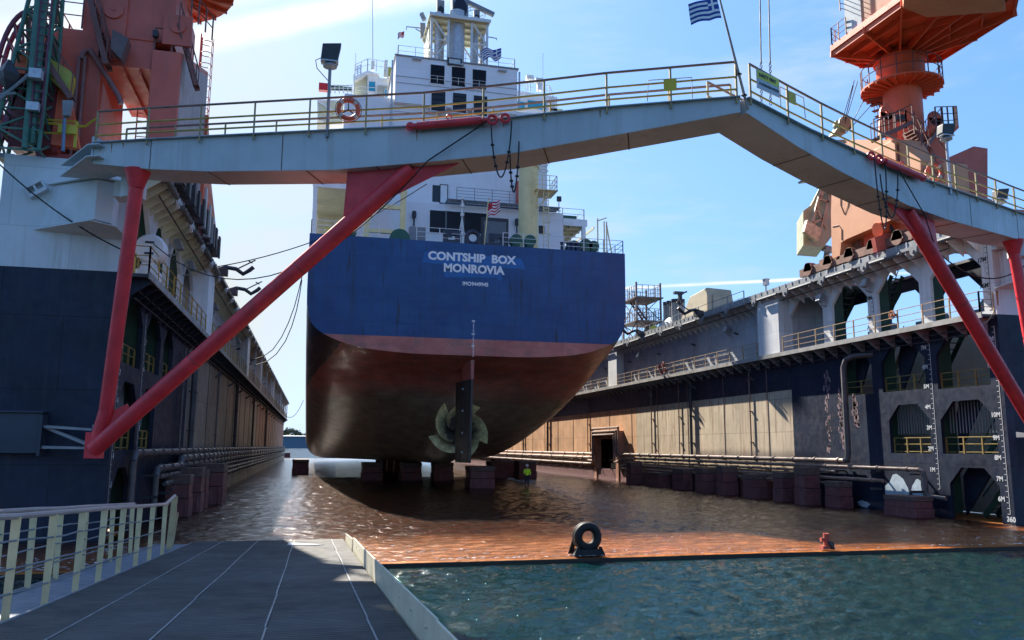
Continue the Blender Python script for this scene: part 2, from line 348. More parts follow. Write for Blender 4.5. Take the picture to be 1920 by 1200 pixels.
# open sea all round, with the near basin as a finer mesh
for a in ((-6000,-9,-200,24.2),(44,6000,-200,24.2),(-9,44,-200,3)): mb.add([(a[0],a[2],SZ),(a[1],a[2],SZ),(a[1],a[3],SZ),(a[0],a[3],SZ)],[(0,1,2,3)])
mb.add([(-6000,24.2,SZ),(6000,24.2,SZ),(6000,9000,SZ),(-6000,9000,SZ)],[(0,1,2,3)])
tag(mb.build('sea',seam),kind='structure')
tag(grid('harbour_water',-9,44,3,24.2,SZ,.085,1.0,seam),kind='structure')
floorm=mat('dock_floor_rust',(.50,.17,.030),.6,var=.25,vs=.8,rust=.25,rc=(.26,.09,.03),plates=(3.2,50),pd=.6,bump=.2)
tag(MB().box(DX0,DX1,24.28,228,-3,-.05).build('dock_floor',floorm),kind='structure')
eb=MB(); x=DX0
while x<DX1:
    x2=min(DX1,x+random.uniform(.8,2.6)); eb.box(x,x2,24.262-random.uniform(0,.02),24.279,-1.5,-.052+random.uniform(0,.012)); x=x2
tag(eb.build('dock_floor_edge',mat('wet_edge',(.03,.018,.012),.5,var=.4,vs=3)),kind='structure')
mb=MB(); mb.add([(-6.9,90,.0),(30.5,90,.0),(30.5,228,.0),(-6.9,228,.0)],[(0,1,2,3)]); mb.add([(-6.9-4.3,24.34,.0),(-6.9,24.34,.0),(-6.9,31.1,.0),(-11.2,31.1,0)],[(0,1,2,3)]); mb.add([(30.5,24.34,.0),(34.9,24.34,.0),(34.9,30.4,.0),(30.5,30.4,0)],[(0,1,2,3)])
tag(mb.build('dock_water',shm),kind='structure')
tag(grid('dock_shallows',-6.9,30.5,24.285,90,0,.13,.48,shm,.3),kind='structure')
# foam where the swell breaks over the pontoon lip
fm=mat('sea_foam',(.75,.78,.8),.7,var=.1)
fb=MB()
def foam(x0,x1,y0,y1,n,sz,z=.012):
    for i in range(n):
        x=random.uniform(x0,x1);y=random.uniform(y0,y1);a=random.uniform(.2,1)*sz; k=6
        fb.add([(x+math.cos(t)*a*random.uniform(.7,1.6),y+math.sin(t)*a*.22*random.uniform(.5,1.3),z+random.uniform(0,.02)) for t in [2*math.pi*j/k for j in range(k)]],[tuple(range(k))])
foam(20,34,24.4,24.8,60,.10); foam(23,33,26,26.5,50,.10); foam(1.5,9,24.35,24.7,70,.08);foam(1.5,6,26.3,26.7,30,.08); foam(-9,-4.8,24.4,27,90,.10);foam(-6.5,-4.9,27.5,29.5,40,.08)
foam(8,20,24.3,24.5,90,.05);foam(3,14,25.2,25.6,45,.05);foam(-1,3.5,27,30,40,.05);foam(10,26,27.5,29.5,50,.05);foam(29,34,27.3,27.7,30,.12); foam(5,16,24.34,24.45,60,.05)
tag(fb.build('foam',fm),kind='stuff')
# far shore
hb=MB(); xs=np.linspace(-500,500,90); top=[]
for i,x in enumerate(xs):
    top.append(20+9*math.sin(i*.21)+5*math.sin(i*.53+1)+2.5*random.random())
vs=[(x,1500+40*math.sin(i*.3),-1) for i,x in enumerate(xs)]+[(x,1620,t) for x,t in zip(xs,top)]+[(x,1900,t*.8) for x,t in zip(xs,top)]
n=len(xs); hb.add(vs,[(i,i+1,n+i+1,n+i) for i in range(n-1)]+[(n+i,n+i+1,2*n+i+1,2*n+i) for i in range(n-1)])
hillm=mat('hill_scrub',(.16,.17,.12),.9,var=.35,vs=.05,bump=.3)
tag(hb.build('hills',hillm),kind='structure')
tr=thing('far_treeline','clumped dark trees on the low far shore between the left dock wing and the ship','trees',(-30,1490,0)); tr['kind']='stuff'
tb=MB()
for i in range(330):
    x=-60+random.random()*90; y=1480+random.random()*15; z=19+random.uniform(0,8)+5*math.sin(x*.12)
    for k in range(5):
        c=V((x+random.uniform(-3,3),y,z+random.uniform(-2,3))); a=random.uniform(1.2,2.6)
        tb.add([c+V((random.uniform(-a,a),random.uniform(-a,a),random.uniform(-a,a))) for _ in range(4)],[(0,1,2),(0,2,3),(1,2,3)])
tb.build('foliage',mat('far_foliage',(.10,.12,.07),.9),tr)
tr.name='far_treeline'
bw=thing('storage_shed','long low blue grey building at the water on the far shore','building',(-30,1400,0))
b=MB(); b.box(-110,40,1400,1440,-.5,18); b.build('wall',mat('blue_grey_sheeting',(.13,.19,.24),.6,var=.1,vs=.02),bw)
b=MB(); b.hexa([(-112,1398,18.01),(42,1398,18.01),(42,1442,18.01),(-112,1442,18.01)],[(-112,1398,19),(42,1398,19),(42,1442,20.5),(-112,1442,20.5)]); b.build('roof',mat('far_roof',(.2,.24,.27),.6,vs=.02),bw)
# ---------------- ramp ----------------
def rz(y): return .15+.0545*(29.2-y)
rampm=mat('ramp_planking',(.072,.069,.064),.75,spec=.2,var=.4,vs=.6,streak=0,rust=.2,rc=(.048,.046,.044),bump=.4)
def ridged(M):
    nt=M.node_tree;N=nt.nodes;L=nt.links; b=N['Principled BSDF']; g=N.new('ShaderNodeNewGeometry'); w=N.new('ShaderNodeTexWave'); w.bands_direction='Y'; w.inputs['Scale'].default_value=2.6; w.inputs['Distortion'].default_value=.3; w.inputs['Detail'].default_value=1
    L.new(g.outputs['Position'],w.inputs[0]); n2=N.new('ShaderNodeTexNoise'); mp=N.new('ShaderNodeVectorMath'); mp.operation='MULTIPLY'; mp.inputs[1].default_value=(.8,9,1); L.new(g.outputs['Position'],mp.inputs[0]); L.new(mp.outputs[0],n2.inputs[0]); n2.inputs['Scale'].default_value=1.4; n2.inputs['Detail'].default_value=6
    ad=N.new('ShaderNodeMath'); ad.operation='ADD'; L.new(w.outputs[1],ad.inputs[0]); L.new(n2.outputs[0],ad.inputs[1])
    bp=N.new('ShaderNodeBump'); bp.inputs['Strength'].default_value=.8; bp.inputs['Distance'].default_value=.02; L.new(ad.outputs[0],bp.inputs['Height']); L.new(bp.outputs[0],b.inputs['Normal'])
    src=b.inputs['Base Color'].links[0].from_socket; mx=N.new('ShaderNodeMix'); mx.data_type='RGBA'; mr=N.new('ShaderNodeMapRange'); mr.inputs[1].default_value=.5; mr.inputs[2].default_value=.75; mr.inputs[4].default_value=.5; L.new(n2.outputs[0],mr.inputs[0]); L.new(mr.outputs[0],mx.inputs[0]); L.new(src,mx.inputs[6]); mx.inputs[7].default_value=(.11,.115,.115,1); L.new(mx.outputs[2],b.inputs['Base Color'])
ridged(rampm)
rp=thing('access_ramp','dark ribbed steel ramp with pale seams sloping down to the flooded dock floor','ramp',(-1.2,14,rz(14)))
sx=[-3.62,-2.72+.0,-1.6,-.43,.78,1.2]
for i in range(5):
    a,b_=sx[i]+(.0),sx[i+1]-.025
    m_=MB(); m_.hexa([(a,-3,rz(-3)-.25),(b_,-3,rz(-3)-.25),(b_,29.2,rz(29.2)-.25),(a,29.2,rz(29.2)-.25)],[(a,-3,rz(-3)),(b_,-3,rz(-3)),(b_,29.2,rz(29.2)),(a,29.2,rz(29.2))])
    m_.build('deck_panel',rampm,rp,bev=.008)
sb=MB()
for x in sx[1:5]:
    y=-3
    while y<29.1:
        y2=min(29.15,y+random.uniform(3,5)); j=random.uniform(-.012,.012)
        sb.bar((x-.012+j,y,rz(y)+.004),(x-.012-j,y2-.03,rz(y2)+.004),.022,.012); y=y2
sb.build('seam_strip',mat('seam_metal',(.24,.245,.24),.5,var=.3,vs=4),rp)
wk=MB(); wk.hexa([(-4.68,-3,rz(-3)-.14),(-3.66,-3,rz(-3)-.14),(-3.66,28.4,rz(28.4)-.1),(-4.68,28.4,rz(28.4)-.1)],[(-4.68,-3,rz(-3)-.04),(-3.66,-3,rz(-3)-.04),(-3.66,28.4,rz(28.4)-.03),(-4.68,28.4,rz(28.4)-.03)])
wk.build('side_walkway',mat('grating',(.17,.19,.22),.55,var=.25,vs=6,bump=.3),rp)
wk=MB(); 
for x in (-4.66,-3.64): wk.bar((x,-3,rz(-3)-.02),(x,28.4,rz(28.4)-.01),.04,.06)
wk.build('walkway_edge',gry,rp)
kb=mat('kerb_cream',(.62,.56,.40),.5,var=.12,vs=2,rust=.08,streak=.2)
for y0,y1,h0,h1 in ((-3,8,.36,.36),(8.05,18.3,.36,.36),(18.35,23.5,.34,.33),(23.55,28.6,.3,.2)):
    j=.02*math.sin(y0); m_=MB(); m_.hexa([(1.21+j,y0,rz(y0)-.2),(1.235+j,y0,rz(y0)-.2),(1.235-j,y1,rz(y1)-.2),(1.21-j,y1,rz(y1)-.2)],[(1.21+j,y0,rz(y0)+h0),(1.235+j,y0,rz(y0)+h0),(1.235-j,y1,rz(y1)+h1),(1.21-j,y1,rz(y1)+h1)])
    y=y0+.6
    while y<y1: m_.tube((1.2,y,rz(y)+.2),(1.245,y,rz(y)+.2),.02,6); y+=1.3
    m_.build('kerb_plate',kb,rp)
m_=MB(); y=17.6
sc=MB(); sc.ext([(-.6,26.1,rz(26.1)+.01),(.15,25.7,rz(25.7)+.01),(.5,25.9,rz(25.9)+.01),(-.1,26.25,rz(26.25)+.03),(-.55,26.5,rz(26.5)+.06)],(0,0,.012))
tag(sc.build('plastic_scrap',mat('scrap_plastic',(.3,.33,.35),.4)),'crumpled grey plastic scrap lying on the far end of the ramp','litter')
rm=mat('railing_cream',(.74,.55,.29),.5,var=.15,vs=3,rust=.12,rc=(.20,.08,.03),streak=.3)
rmt=mat('railing_tube',(.46,.34,.29),.5,var=.12,vs=3)
def ramprail(x,ys,y0,label,endy,lean):
    t=thing('ramp_railing',label,'railing',(x,14,rz(14)))
    for i,y in enumerate(ys):
        b=MB(); l=random.uniform(-.09,.09)*0+ (0.03 if i<6 else .12*(i-5)/3)*-1; hh=1.28
        base=V((x,y,rz(y)-.05)); tp=V((x+lean,y+l,rz(y)+hh)); b.bar(base,tp,.16,.05,up=(0,1,0)) if False else b.hexa([base+V((-.045,-.015,0)),base+V((.045,-.015,0)),base+V((.045,.015,0)),base+V((-.045,.015,0))],[tp+V((-.055,-.015,0)),tp+V((.055,-.015,0)),tp+V((.055,.015,0)),tp+V((-.055,.015,0))])
        b.build('post',rm,t)
    hb_=MB(); pts=[(x+lean,-2,rz(-2)+1.3)]+[(x+lean,y,rz(y)+1.3+random.uniform(-.012,.012)) for y in ys]
    hb_.path(pts+[(x+lean-.02,endy,rz(endy)+(1.28))],.04,8).build('handrail',rmt,t,True)
    for f in (.25,.5,.76):
        w=MB(); pp=[V((x+lean*f+.03,y,rz(y)+1.28*f+random.uniform(-.015,.015)-.015*math.sin(y))) for y in [-2+.8*k for k in range(36)] if y<endy]
        w.path(pp,.014,5).build('wire',gry,t,True)
    return t
t=ramprail(-3.68,[8.7,10.3,11.9,13.5,15.1,16.6,18.2,19.9,21.5,23.3],0,'cream flat-bar railing between the ramp and its side walkway',23.5,.03)
b=MB(); b.path([(-3.66,23.3,rz(23.3)+1.3),(-3.7,24.9,rz(24.9)+1.5),(-3.9,26.6,rz(26.6)+.95)],.045,8).build('handrail',rmt,t,True)
for y,x,z in ((24.9,-3.7,1.48),(26.5,-3.88,1.0)):
    b=MB(); b.hexa([(x-.28,y+.9,rz(y)-.1),(x-.14,y+.9,rz(y)-.1),(x-.14,y+.93,rz(y)-.1),(x-.28,y+.93,rz(y)-.1)],[(x-.08,y,rz(y)+z),(x+.08,y,rz(y)+z),(x+.08,y+.04,rz(y)+z),(x-.08,y+.04,rz(y)+z)]).build('post',rm,t)
ramprail(-4.62,[8.2,9.8,11.3,12.8,14.35,15.9,17.5,19.4,21.9,24.2],0,'cream flat-bar railing on the water side of the ramp walkway',24.4,.0)
# ---------------- dock wings ----------------
ZW,ZT=9.5,13.6; TH=4.25; YE=206
def wing(s,Xi,Y0,label):
    X=lambda u: Xi-s*u
    L=s<0
    w=thing('dock_wing',label,'dock wall',(X(-2),Y0+40,0))
    def bx(mb,u0,u1,y0,y1,z0,z1): mb.box(X(u0),X(u1),y0,y1,z0,z1)
    o=Y0-30.5
    def row(z0,z1,ops,y0,y1,u0=0,u1=-.18):
        mb=MB(); y=y0
        for ya,yb,za,zb,ch in ops:
            bx(mb,u0,u1,y,ya,z0,z1)
            if za>z0: bx(mb,u0,u1,ya,yb,z0,za)
            if zb<z1: bx(mb,u0,u1,ya,yb,zb,z1)
            for (cy,cz,dy,dz) in ((ya,za,1,1),(yb,za,-1,1),(ya,zb,1,-1),(yb,zb,-1,-1)):
                c=ch if dz<0 else ch*.0
                if c>0: mb.ext([(X(u0),cy,cz),(X(u0),cy+dy*c,cz),(X(u0),cy,cz+dz*c)],(X(u1)-X(u0),0,0))
            y=yb
        bx(mb,u0,u1,y,y1,z0,z1); return mb
    A=[(31.2+o,34.5+o,6.3,8.9,.9),(35.3+o,38.6+o,6.4,8.9,.9),(39.4+o,42.0+o,6.4,8.9,.9)]
    B=[(31.1+o,34.5+o,3.1,5.65,.9),(35.25+o,38.25+o,3.1,5.65,.8)]
    U=[(31.2+o,34.5+o,9.75,12.95,1),(35.3+o,38.6+o,9.75,12.95,1),(39.4+o,42.7+o,9.75,12.95,1),(43.6+o,47.2+o,9.75,12.95,1)]
    Cc=[(31.2+o,34.2+o,.0,2.45,.8)]
    ym=47.3+o
    r=row(0,2.78,Cc,Y0+.2,ym); r2=row(2.78,6.0,B,Y0+.2,ym); r3=row(6.0,ZW-.15,A,Y0+.2,ym)
    m_=MB()
    for q in (r,r2,r3): m_.add(q.v,q.f)
    m_.build('inner_plating',navy,w)
    row(ZW-.15,ZT-.15,U,Y0+.2,ym).build('gallery_plating',dockw,w)
    # long solid wall beyond the galleries
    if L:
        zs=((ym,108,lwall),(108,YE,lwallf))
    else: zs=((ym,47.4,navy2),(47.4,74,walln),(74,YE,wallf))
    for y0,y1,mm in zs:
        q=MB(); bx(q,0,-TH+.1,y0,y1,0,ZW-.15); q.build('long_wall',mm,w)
    if not L: q=MB(); bx(q,.003,.02,47.4,YE,7.15,ZW-.15); q.build('navy_shade_band',navy2,w)  # navy paint that also puts the walkway's shade into the wall colour
    q=MB(); bx(q,0,-TH+.1,ym,YE,ZW-.15,ZT-.15); q.build('upper_wall',dockup,w)
    # vertical frames standing proud
    q=MB(); y=ym+3
    while y<YE: bx(q,0,.03,y,y+.08,1.2,ZW-.6); y+=6.2
    split(q,'wall_seam',dgr if L else pipe,w)
    q=MB(); bx(q,0,-TH,Y0,Y0+.2,-.5,ZW-.01); q.build('end_plating',navy,w)
    q=MB(); bx(q,.004,-TH-.004,Y0-.004,Y0+.2,ZW,ZT); q.build('end_plating',dockw,w).name='upper_end_plating'
    q=MB()
    for k in range(6 if not L else 0): pass
    # outer wall with openings in the gallery
    q=MB(); bx(q,-TH+.15,-TH,Y0+.2,ym,0,ZW); q.build('outer_wall',mat('inner_cream',(.62,.60,.48),.6,var=.1,vs=.6,streak=.5,sc=(.25,.18,.1)),w)
    row(ZW,ZT-.15,[(a,b,c+.1,d-.2,e) for a,b,c,d,e in U],Y0+.2,ym,-TH+.15,-TH).build('outer_gallery_wall',navy2,w)
    q=MB()
    for z in (2.72,5.95,ZW-.02): bx(q,-.19,-1.5,Y0+.21,ym,z-.1,z)
    split(q,'inner_deck',dgr,w)
    q=MB()
    for ya,yb,*_ in U+[(0,0)]:
        if ya: 
            bx(q,-.2,-1.0,yb+.25,yb+.45,ZW,ZT-.2)
    for ya,yb,*_ in A: bx(q,-.2,-1.1,yb+.2,yb+.4,.2,ZW-.2)
    split(q,'web_frame',grnin,w)
    # stairs inside the galleries
    for (ya,za,yb,zb,u) in ((33.8+o,2.75,31.4+o,5.9,-1.8),(37.9+o,5.97,35.3+o,9.3,-1.8),(41.2+o,5.97,39+o,9.3,-2),(42+o,ZW,39.6+o,ZT-.3,-1.9),(46.5+o,ZW,43.8+o,ZT-.3,-1.9),(33.9+o,.1,31.3+o,2.7,-1.6),(33.9+o,5.97,31.3+o,9.3,-2.6)):
        q=MB()
        for du in (0,-.75): 
            q.bar((X(u+du),ya,za),(X(u+du),yb,zb),.06,.28)
            q.tube((X(u+du),ya,za+.95),(X(u+du),yb,zb+.95),.03,5); q.bar((X(u+du),(ya+yb)/2,(za+zb)/2),(X(u+du),(ya+yb)/2,(za+zb)/2+.95),.04)
        for k in range(11):
            t=(k+.5)/11; q.box(X(u),X(u-.75),ya+(yb-ya)*t-.12,ya+(yb-ya)*t+.12,za+(zb-za)*t,za+(zb-za)*t+.03)
        q.build('stair',grnin if u>-2 else olive,w)
    # sloping stiffener plates seen through the openings
    q=MB()
    for (ya,za,yb,zb) in ((34.4+o,3.2,32.5+o,5.9),(38.3+o,6.1,36.4+o,9.3),(34.3+o,.1,32.2+o,2.6),(42.0+o,6.1,40.2+o,9.3)):
        q.ext([(X(-.9),ya,za),(X(-.9),yb,zb),(X(-.9),yb+1.6,zb),(X(-.9),ya,za+1.9)],(s*.1,0,0))
    split(q,'gusset_plate',navy2,w)
    for ops in (A,B):
        for ya,yb,za,zb,ch in ops: q=MB(); rail(q,[(X(-.25),ya,za-.3),(X(-.25),yb,za-.3)],1.1,(.35,.7,1.0),1.1,.022,.035); q.build('gallery_rail',mat('dull_yellow',(.24,.17,.05),.55,var=.3,vs=4,rust=.3),w)
    if True:
        for ya,yb,za,zb,ch in B:
            q=MB(); y=ya+.1
            while y<yb: q.bar((X(-.5),y,za+1.0),(X(-.5),y,zb),.035); y+=.2
            q.build('grille',gry,w)
    # equipment in the galleries
    for y in (33.0+o,37.0+o,41+o):
        q=MB(); bx(q,-1.6,-3.0,y-.6,y+.6,ZW,ZW+.75); q.tube((X(-1.8),y,ZW+.9),(X(-3.0),y,ZW+.9),.35,12); q.build('gallery_pump',gry,w,True)
    # walkway and its brackets
    OV=.85
    q=MB(); bx(q,0,OV,Y0+.1,YE,ZW-.12,ZW); q.build('walkway',dgr,w)
    q=MB(); bx(q,OV-.02,OV+.04,Y0,YE,ZW-.2,ZW+.06); q.build('walkway_edge',mat('edge_plate',(.30,.29,.27),.5,var=.3,rust=.3),w)
    q=MB(); y=Y0+.6
    while y<YE:
        q.ext([(X(0),y,ZW-.121),(X(OV-.03),y,ZW-.121),(X(OV-.03),y,ZW-.25),(X(0),y,ZW-.85)],(0,.06,0)); y+=1.25 if y<105 else 3.6
    split(q,'walkway_bracket',navy2 if L else gry,w)
    q=MB(); 
    for (za,u) in ((ZW-.5,.35),(ZW-.75,.2)): q.tube((X(u),Y0+1,za),(X(u),YE,za),.035,5)
    q.build('cable_run',dgr,w)
    q=MB()
    yb0=Y0+.15
    for ya,yb in ((yb0,46.9+o),(50.1+o,76.8+o),(79.6+o,97.8),(100.3,130),(132,160),(162,200)):
        rail(q,[(X(OV-.05),ya,ZW),(X(OV-.05),yb,ZW)],1.05,(.33,.66,1.0),1.9 if yb<80 else 2.6,.02,.03)
    rail(q,[(X(OV-.05),yb0,ZW),(X(0),yb0,ZW)],1.05,(.33,.66,1.0),2,.02,.03)
    q.build('walkway_rail',yel if L else brn2,w)
    if L:
        q=MB(); y=Y0+1.2
        while y<62:
            bx(q,.05,.09,y,y+.16,ZW,ZW+1.0); y+=random.choice((.6,.9,1.4))
        q.build('yellow_panel',yel,w)
    # buttresses
    q=MB()
    for ya,yb in ((47.3+o,49.9+o),(77.0+o,79.4+o),(97.9,100.2),(130.2,131.8),(160.2,161.8)):
        bx(q,.005,OV-.06,ya,yb,ZW+.005,ZT-.16)
    split(q,'buttress',dockw if not L else white,w)
    if L:
        q=MB(); y=77
        while y<YE-4: bx(q,OV-.22,OV-.02,y,y+.25,ZW,ZT-.2); y+=11.2
        split(q,'support_post',alu,w)
    # top deck with brackets, rubbing bars and eyes
    q=MB(); bx(q,OV+.12,-TH-.3,Y0+13,YE,ZT-.14,ZT+.02); bx(q,OV+.12,-1.1,Y0,Y0+12.99,ZT-.14,ZT+.02); bx(q,-TH+.3,-TH-.3,Y0,Y0+12.99,ZT-.14,ZT+.02); q.build('top_deck',gry,w)
    q=MB(); y=Y0+.7
    while y<YE:
        q.ext([(X(0.0),y,ZT-.145),(X(OV+.08),y,ZT-.145),(X(OV+.08),y,ZT-.32),(X(0),y,ZT-1.0)],(0,.05,0)); y+=.95 if y<85 else 3.6
    split(q,'top_bracket',cream if L else dockw,w)
    q=MB(); e=MB(); y=Y0+.8
    while y<YE-6:
        q.tube((X(OV+.22),y,ZT-.22),(X(OV+.22),y+2.4,ZT-.22),.11,8)
        for k in (3.0,): 
            e.ext([(X(OV+.12),y+k-.3,ZT-.05),(X(OV+.12),y+k+.3,ZT-.05),(X(OV+.12),y+k+.22,ZT-.42),(X(OV+.12),y+k,ZT-.55),(X(OV+.12),y+k-.22,ZT-.42)],(-s*.1,0,0))
            e.tube((X(OV+.21),y+k,ZT-.3),(X(OV+.30),y+k,ZT-.3),.1,8)
        y+=3.9
    q.build('rubbing_bar',mat('weathered_timber',(.36,.30,.22) if not L else (.12,.12,.12),.7,var=.3,vs=3),w,True); split(e,'mooring_eye',dockw if L else gry,w)
    q=MB(); bx(q,OV+.05,OV-.05,Y0+.4,YE,ZT+.02,ZT+.32); 
    q.build('rail_kerb',mat('crane_rail_kerb',(.24,.25,.25),.5,var=.3,rust=.2),w)
    q=MB(); y=Y0+.6
    while y<YE: bx(q,OV+.06,OV+.09,y,y+.08,ZT+.03,ZT+.33); y+=.75 if y<75 else 3.4
    split(q,'kerb_rib',alu,w)
    q=MB(); q.tube((X(.6),Y0+2,ZT-.55),(X(.6),YE,ZT-.55),.03,5); q.build('cable',rope,w)
    q=MB()
    for ya,yb in ((52,64),(66,72),(76,110),(112,150)): rail(q,[(X(OV-.3),ya+o,ZT),(X(OV-.3),yb+o,ZT)],1.0,(.5,1.0),2.4,.02,.03)
    q.build('top_rail',gry,w)
    # service pipes at the foot
    pm=pipel if L else pipe
    if L: runs=[(3.0,33.9,.14,YE,.35),(2.62,44.5,.2,YE,.5),(2.3,37.6,.15,YE,.55),(1.95,38,.09,YE,.6),(1.6,39,.1,YE,.65),(1.32,41,.08,YE,.7)]
    else: runs=[(2.62,41.4,.15,76.6,.4),(2.62,85.2,.15,YE,.4),(2.28,35.6,.11,76.6,.5),(2.2,85.2,.16,YE,.55),(1.98,42.3,.08,76.6,.5),(1.9,85.2,.1,YE,.5),(1.62,38.3,.10,76.6,.6),(1.3,41,.09,76.6,.65),(1.55,85.2,.13,YE,.6)]
    for z,ya,rr,yb,u in runs:
        q=MB(); q.tube((X(u),ya,z),(X(u),yb,z),rr,10)
        y=ya+.8
        while y<yb: q.tube((X(u),y,z),(X(u),y+.12,z),rr*1.35,10); y+=2.3 if y<90 else 5
        if ya<60 and rr>.1:
            zb=.3 if L else 1.0
            if not (not L and abs(ya-41.4)<.1): q.tube((X(u),ya+.02,z),(X(u),ya-.35,z-.35),rr,10); q.tube((X(u),ya-.35,z-.3),(X(u),ya-.35,zb),rr,10)
        q.build('service_pipe',pm,w,True)
    q=MB(); y=36+o
    while y<YE: bx(q,0,.75,y,y+.1,1.1,1.22); bx(q,0,.7,y,y+.1,2.0,2.08); y+=3.1
    split(q,'pipe_bracket',dgr,w)
    q=MB(); bx(q,0,.5,50,YE,0.01,1.1); q.build('pipe_plinth',blkred if not L else lwall,w)
    vp=[(61.8,.12,2.7,9),(64.2,.05,2.7,9),(52.5,.05,2.7,9),(104,.14,2.7,9),(70,.06,2.7,9),(88,.06,2.7,9),(117,.1,2.7,9)] if not L else [(49.0,.13,3.1,8.6),(50.3,.08,3.1,8.8),(76,.14,3.1,9.1),(62,.06,3,8.8),(98,.12,3,9.1),(125,.12,3,9),(45.6,.07,3.2,8.4)]
    for y,rr,za,zb in vp:
        q=MB(); q.tube((X(rr+.08),y,za),(X(rr+.08),y,zb),rr,8)
        z=za+1
        while z<zb: bx(q,0,rr*2+.12,y-rr-.05,y+rr+.05,z,z+.06); z+=2.2
        q.build('vertical_pipe',pm if rr<.1 else dgr,w,True)
    q=MB()
    for y in range(52,int(YE)-4,9): q.bar((X(0),y,8.1),(X(.4),y+.1,8.35),.12,.16)
    for y in range(54,120,7): q.bar((X(.0),y,11.7),(X(.35),y,11.8),.1,.14)
    split(q,'wall_lug',dgr,w)
    # floodlights on brackets
    for y,z in ((38.95+o,12.6),(55,12.2),(72,12.1),(43.2+o,12.5),(88,12.1)):
        q=MB(); q.tube((X(0),y,z-.5),(X(.35),y,z-.45),.04,6); q.tube((X(.35),y,z-.45),(X(.35),y,z-.2),.04,6)
        q.hexa([(X(.2),y-.22,z+.2),(X(.2),y+.22,z+.2),(X(.32),y+.22,z-.25),(X(.32),y-.22,z-.25)],[(X(.45),y-.25,z+.28),(X(.45),y+.25,z+.28),(X(.62),y+.25,z-.2),(X(.62),y-.25,z-.2)])
        fl=q.build('floodlight',gry,w); q=MB(); q.hexa([(X(.455),y-.2,z+.22),(X(.455),y+.2,z+.22),(X(.61),y+.2,z-.15),(X(.61),y-.2,z-.15)],[(X(.475),y-.2,z+.225),(X(.475),y+.2,z+.225),(X(.63),y+.2,z-.145),(X(.63),y-.2,z-.145)])
        g=q.build('glass',alu,fl)
    # draft marks
    dm=mat('mark_white',(.50,.52,.52),.5,var=.05); dk=mat('mark_black',(.03,.03,.03),.5)
    xd=(0,-s,0) 
    def marks(y,z0,z1,m0,mm,nums,nm):
        q=MB(); bx(q,.03 if False else .004,.012,y,y+.025,z0,z1)
        z=z0
        while z<z1+.01:
            q.box(X(.004),X(.012),y,y+.16*(1 if True else 1),z-.012,z+.012); z+=.25
        q.build('draft_scale',mm,w)
        for n_,z in nums: text(n_,.3,(X(.01),y+(.62 if s>0 else .2) ,z-.1),xd,mm,w,'draft_number',.03,depth=.004)
    if not L:
        marks(30.72,.45,9.0,0,dm,[('13M',8.4),('12M',7.18),('10M',4.9),('9M',3.85),('8M',2.95),('7M',2.0),('6M',1.1)],'a'); text('360',.32,(X(.01),30.95,.12),xd,dm,w,'draft_number',.03)
        marks(34.85,1.35,9.0,0,dm,[('7M',8.5),('6M',7.5),('5M',6.5),('4M',5.45),('3M',4.4),('2M',3.35),('1M',2.3)],'b')
        marks(30.75,9.75,12.9,0,dk,[('17M',12.2),('16M',10.95)],'c'); marks(38.9,9.75,11.8,0,dk,[('10M',11.8),('9M',10.7)],'d')
    else:
        marks(31.6,.6,9.0,0,dm,[('9',7.9),('8',6.9),('7',5.9),('6',4.9),('5',3.9),('4',2.9),('3',1.9)],'a')
        marks(35.75,.9,9.0,0,dm,[('7',7.5),('6',6.4),('5',5.2),('4',4.0)],'b'); marks(31.6,9.75,12.9,0,dk,[('13',12.4),('12',11.3),('11',10.3)],'c')
    return w,X
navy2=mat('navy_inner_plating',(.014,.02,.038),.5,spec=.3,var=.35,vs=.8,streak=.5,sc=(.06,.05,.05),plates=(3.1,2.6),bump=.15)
brn2=mat('rail_brown_cream',(.38,.26,.15),.5,var=.3,vs=4)
LW,LX=wing(-1,-6.9,31.3,'tall left dock wing with navy lower plating and grey white top, in shade')
RW,RX=wing(1,30.5,30.5,'tall right dock wing with open galleries and sunlit tan lower wall')
# right wing doorway framed in pipes
q=MB(); q.box(29.9,30.498,77.4,78.1,.02,5.0); q.box(29.9,30.498,83.9,84.6,.02,5.0); q.box(29.9,30.498,78.101,83.899,4.2,5.0); q.build('door_surround',mat('rust_frame',(.34,.16,.10),.6,var=.3,vs=2,rust=.3),RW)
q=MB(); q.box(30.47,30.498,78.1,83.9,.03,4.2); q.build('doorway',mat('doorway_shade',(.004,.004,.005),.9,spec=.05),RW)  # thin black sheet on the wall, the opening's dark inside painted
for k in range(3):
    q=MB(); d=.35*k; u=.65+.1*k
    q.path([(30.5-u,76.4+d*.5,2.6-d),(30.5-u,77.1+d,2.6-d),(30.5-u,77.2+d,2.9),(30.5-u,77.2+d,5.3-d),(30.5-u,84.9-d,5.3-d),(30.5-u,84.9-d,2.9),(30.5-u,85.0-d,2.6-d),(30.5-u,85.8,2.6-d)],.13,8).build('pipe_loop',pipe,RW,True)
q=MB(); q.path([(29.8,41.4,2.62),(29.95,41.25,2.7),(29.98,41.2,3.1),(30.0,41.2,8.0),(30.05,41.0,8.45),(30.2,40.5,8.6),(30.6,39.2,8.6)],.17,10).build('vertical_pipe',pipel,RW,True)
q=MB(); q.path([(29.95,35.6,2.28),(29.95,35.3,2.2),(29.95,35.2,1.9),(29.95,35.2,1.2),(29.95,35.0,1.0),(29.95,33.9,.95)],.1,8).build('service_pipe',pipel,RW,True)
